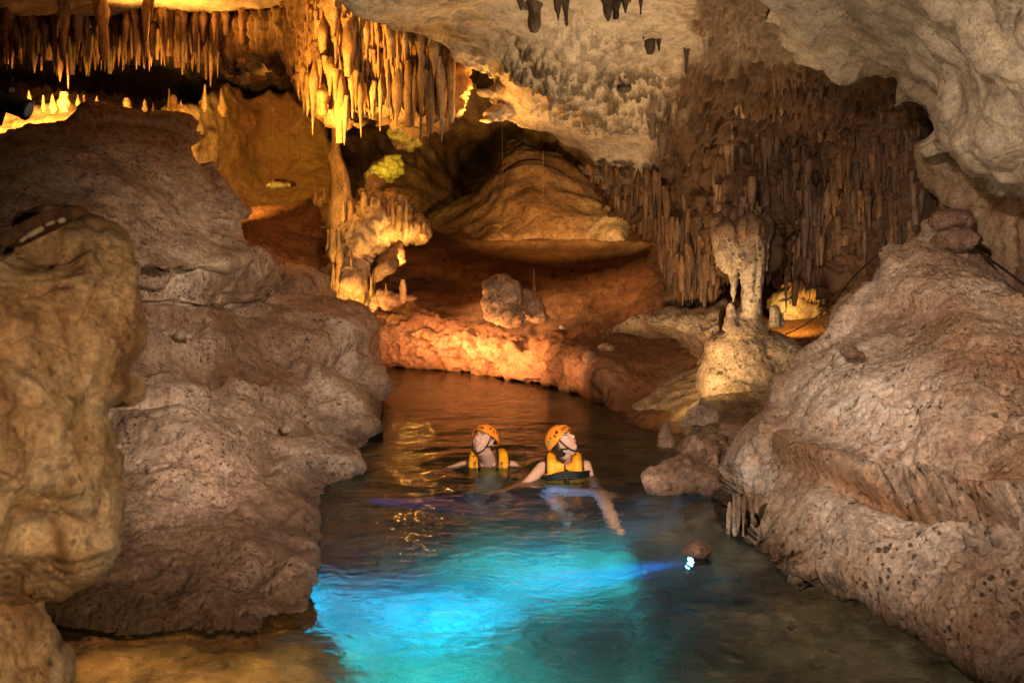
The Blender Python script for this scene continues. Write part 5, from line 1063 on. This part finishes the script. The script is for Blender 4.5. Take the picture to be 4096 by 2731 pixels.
def vest_man(par, c):
    nk = Vector((-.185, 7.95, .02)); bm = bmesh.new()
    sstack(bm, Matrix.Translation(nk+Vector((0, .005, -.19))), (.20, .145, .16)); 
    for s in (-1, 1):
        chain(bm, [nk+Vector((s*.10, -.125, -.13)), nk+Vector((s*.118, -.115, .0)), nk+Vector((s*.115, -.05, .055)), nk+Vector((s*.105, .05, .06)), nk+Vector((s*.10, .10, -.05))], [.05, .043, .042, .042, .05])
    v = par(remeshed('life_vest', bm, .009, M_vest, None, 4))
    def sp(o): o.parent = v; o.matrix_parent_inverse = Matrix(); return o
    for s in (-1, 1):
        sp(tube('edging', [nk+Vector((s*.068, -.150, -.11)), nk+Vector((s*.072, -.145, .0)), nk+Vector((s*.072, -.07, .075)), nk+Vector((s*.068, .03, .082))], .010, M_strap))
        sp(tube('edging', [nk+Vector((s*.155, -.130, -.11)), nk+Vector((s*.162, -.120, .01)), nk+Vector((s*.160, -.05, .065))], .008, M_strap))
        bm = text_mesh('XPLOR', .034, .01); rz = Matrix.Translation(nk+Vector((s*.118, -.163, -.015))) @ Matrix.Rotation(R(90), 4, 'X') @ Matrix.Rotation(R(90 if s > 0 else -90), 4, 'Z')
        me = bpy.data.meshes.new('lettering'); bm.to_mesh(me); bm.free(); me.transform(rz); me.materials.append(M_dark); sp(link('lettering', me))
swimmer(True, (-.218, 7.83, .205), rotm(-38, 31, -7), body_man, 'smiling person in an orange helmet, seen to the shoulders, looking up to the left', vest_man)

def body_woman(bm, M):
    nk = Vector((.395, 7.60, .100)); 
    chain(bm, [nk+Vector((0, 0, -.05)), nk, M @ Vector((0, .035, -.07)), M @ Vector((0, .02, -.03))], [.065, .050, .045, .045], 18)
    sstack(bm, Matrix.Translation(nk+Vector((0, .0, -.15))), (.145, .10, .15)); sstack(bm, Matrix.Translation(nk+Vector((-.01, -.03, -.33))), (.12, .09, .15)); sstack(bm, Matrix.Translation(nk+Vector((-.01, -.07, -.49))), (.15, .11, .11))
    sh = [nk+Vector((-.165, -.02, -.045)), nk+Vector((.165, .03, -.045))]
    for p in sh: chain(bm, [nk+Vector((0, 0, -.03)), p], [.05, .046])
    chain(bm, [sh[0], Vector((.11, 7.42, -.03)), Vector((-.03, 7.22, -.06))], [.046, .036, .024]); hand(bm, (-.03, 7.22, -.06), (-.75, -.6, -.1), (0, 0, 1), 1, .15)
    chain(bm, [sh[1], Vector((.63, 7.48, -.17)), Vector((.66, 7.28, -.22))], [.046, .036, .024]); hand(bm, (.66, 7.28, -.22), (.5, -.8, -.2), (0, 0, 1), -1, .15)
    hip = nk+Vector((-.01, -.07, -.50))
    chain(bm, [hip+Vector((.08, -.02, 0)), Vector((.64, 7.22, -.19)), Vector((.66, 6.80, -.27)), Vector((.67, 6.52, -.33))], [.088, .058, .052, .034]); chain(bm, [Vector((.67, 6.52, -.33)), Vector((.70, 6.38, -.34))], [.032, .022])
    chain(bm, [hip+Vector((-.08, -.02, 0)), Vector((.33, 7.14, -.42)), Vector((.40, 7.25, -.82))], [.088, .058, .036]); chain(bm, [Vector((.40, 7.25, -.82)), Vector((.40, 7.12, -.90))], [.034, .024])
def vest_woman(par, c):
    nk = Vector((.395, 7.60, .100)); bm = bmesh.new()
    sstack(bm, Matrix.Translation(nk+Vector((0, -.025, -.17))), (.185, .135, .115)); sstack(bm, Matrix.Translation(nk+Vector((-.08, -.07, -.15))), (.09, .09, .10)); sstack(bm, Matrix.Translation(nk+Vector((.08, -.07, -.15))), (.09, .09, .10)); sstack(bm, Matrix.Translation(nk+Vector((0, -.03, -.27))), (.17, .125, .07))
    for s in (-1, 1):
        chain(bm, [nk+Vector((s*.09, -.10, -.12)), nk+Vector((s*.095, -.08, .0)), nk+Vector((s*.095, -.01, .035)), nk+Vector((s*.09, .07, .02))], [.05, .040, .038, .04])
    sstack(bm, Matrix.Translation(nk+Vector((-.035, -.095, -.035))), (.055, .025, .05)); sstack(bm, Matrix.Translation(nk+Vector((.055, -.085, -.04))), (.03, .022, .045))
    v = par(remeshed('life_vest', bm, .008, M_vest, None, 3))
    def sp(o): o.parent = v; o.matrix_parent_inverse = Matrix(); return o
    for dz in (0, .018, -.018): sp(tube('chest_strap', [nk+Vector((-.185, -.04, -.125+dz)), nk+Vector((-.14, -.165, -.105+dz)), nk+Vector((-.05, -.19, -.070+dz)), nk+Vector((.03, -.185, -.062+dz)), nk+Vector((.12, -.17, -.075+dz)), nk+Vector((.185, -.04, -.09+dz))], .013, M_strap))
    sp(tube('buckle_strap', [nk+Vector((.005, -.165, -.03)), nk+Vector((.012, -.20, -.08)), nk+Vector((.02, -.195, -.15)), nk+Vector((.022, -.185, -.20))], .011, M_strap)); sp(tube('zip', [nk+Vector((.0, -.12, .0)), nk+Vector((.0, -.165, -.09)), nk+Vector((.0, -.168, -.24))], .005, M_strap))
    sp(tube('lower_strap', [nk+Vector((-.185, -.06, -.235)), nk+Vector((-.09, -.158, -.232)), nk+Vector((.0, -.172, -.230)), nk+Vector((.09, -.158, -.232)), nk+Vector((.185, -.06, -.235))], .009, M_strap))
    for s in (-1, 1): sp(tube('edging', [nk+Vector((s*.135, -.11, -.07)), nk+Vector((s*.137, -.06, .02)), nk+Vector((s*.132, .0, .045))], .010, M_strap))
    bm = bmesh.new(); sstack(bm, Matrix.Translation(nk+Vector((-.01, -.05, -.43))), (.155, .125, .11)); sstack(bm, Matrix.Translation(nk+Vector((-.01, -.06, -.50))), (.16, .13, .09)); par(remeshed('white_top', bm, .01, M_white, None, 3))
    par(tube('earring', [c+Vector((-.0, -.09, -.045)), c+Vector((-.0, -.092, -.052))], .004, M_teeth))
swimmer(False, (.385, 7.50, .262), rotm(56, 41, -8), body_woman, 'person in an orange helmet with a black strapped yellow vest, looking up to the right', vest_woman)
# ------------------------------------------------------------------ labels: tell the repeats apart by their order
def finish_labels():
    ords = 'first second third fourth fifth sixth seventh eighth ninth tenth eleventh twelfth thirteenth fourteenth'.split(); by = {}
    for o in bpy.data.objects:
        if 'label' in o and o.parent is None and 'category' in o: by.setdefault(o['label'], []).append(o)
    for lb, os_ in by.items():
        if len(os_) < 2 or len(os_) > 14: continue
        os_.sort(key=lambda o: (o.location.x/max(o.location.y, .1)))
        for k, o in enumerate(os_):
            o['label'] = '%s %s' % (ords[k], lb) if len(lb.split()) > 12 else '%s from left: %s' % (ords[k], lb)
finish_labels()

for o in bpy.data.objects:                       # light through the rippled water surface
    if o.type == 'LIGHT' and o.name.split('.')[0] in ('key_lamp', 'left_bank_lamp', 'swimmer_lamp', 'shallows_lamp'): o.data.cycles.is_caustics_light = True
    if o.name == 'water': o.cycles.is_caustics_caster = True
    if o.name in ('pool_bed', 'cave_rock_shelf', 'boulder') or o.name.startswith('body'): o.cycles.is_caustics_receiver = True
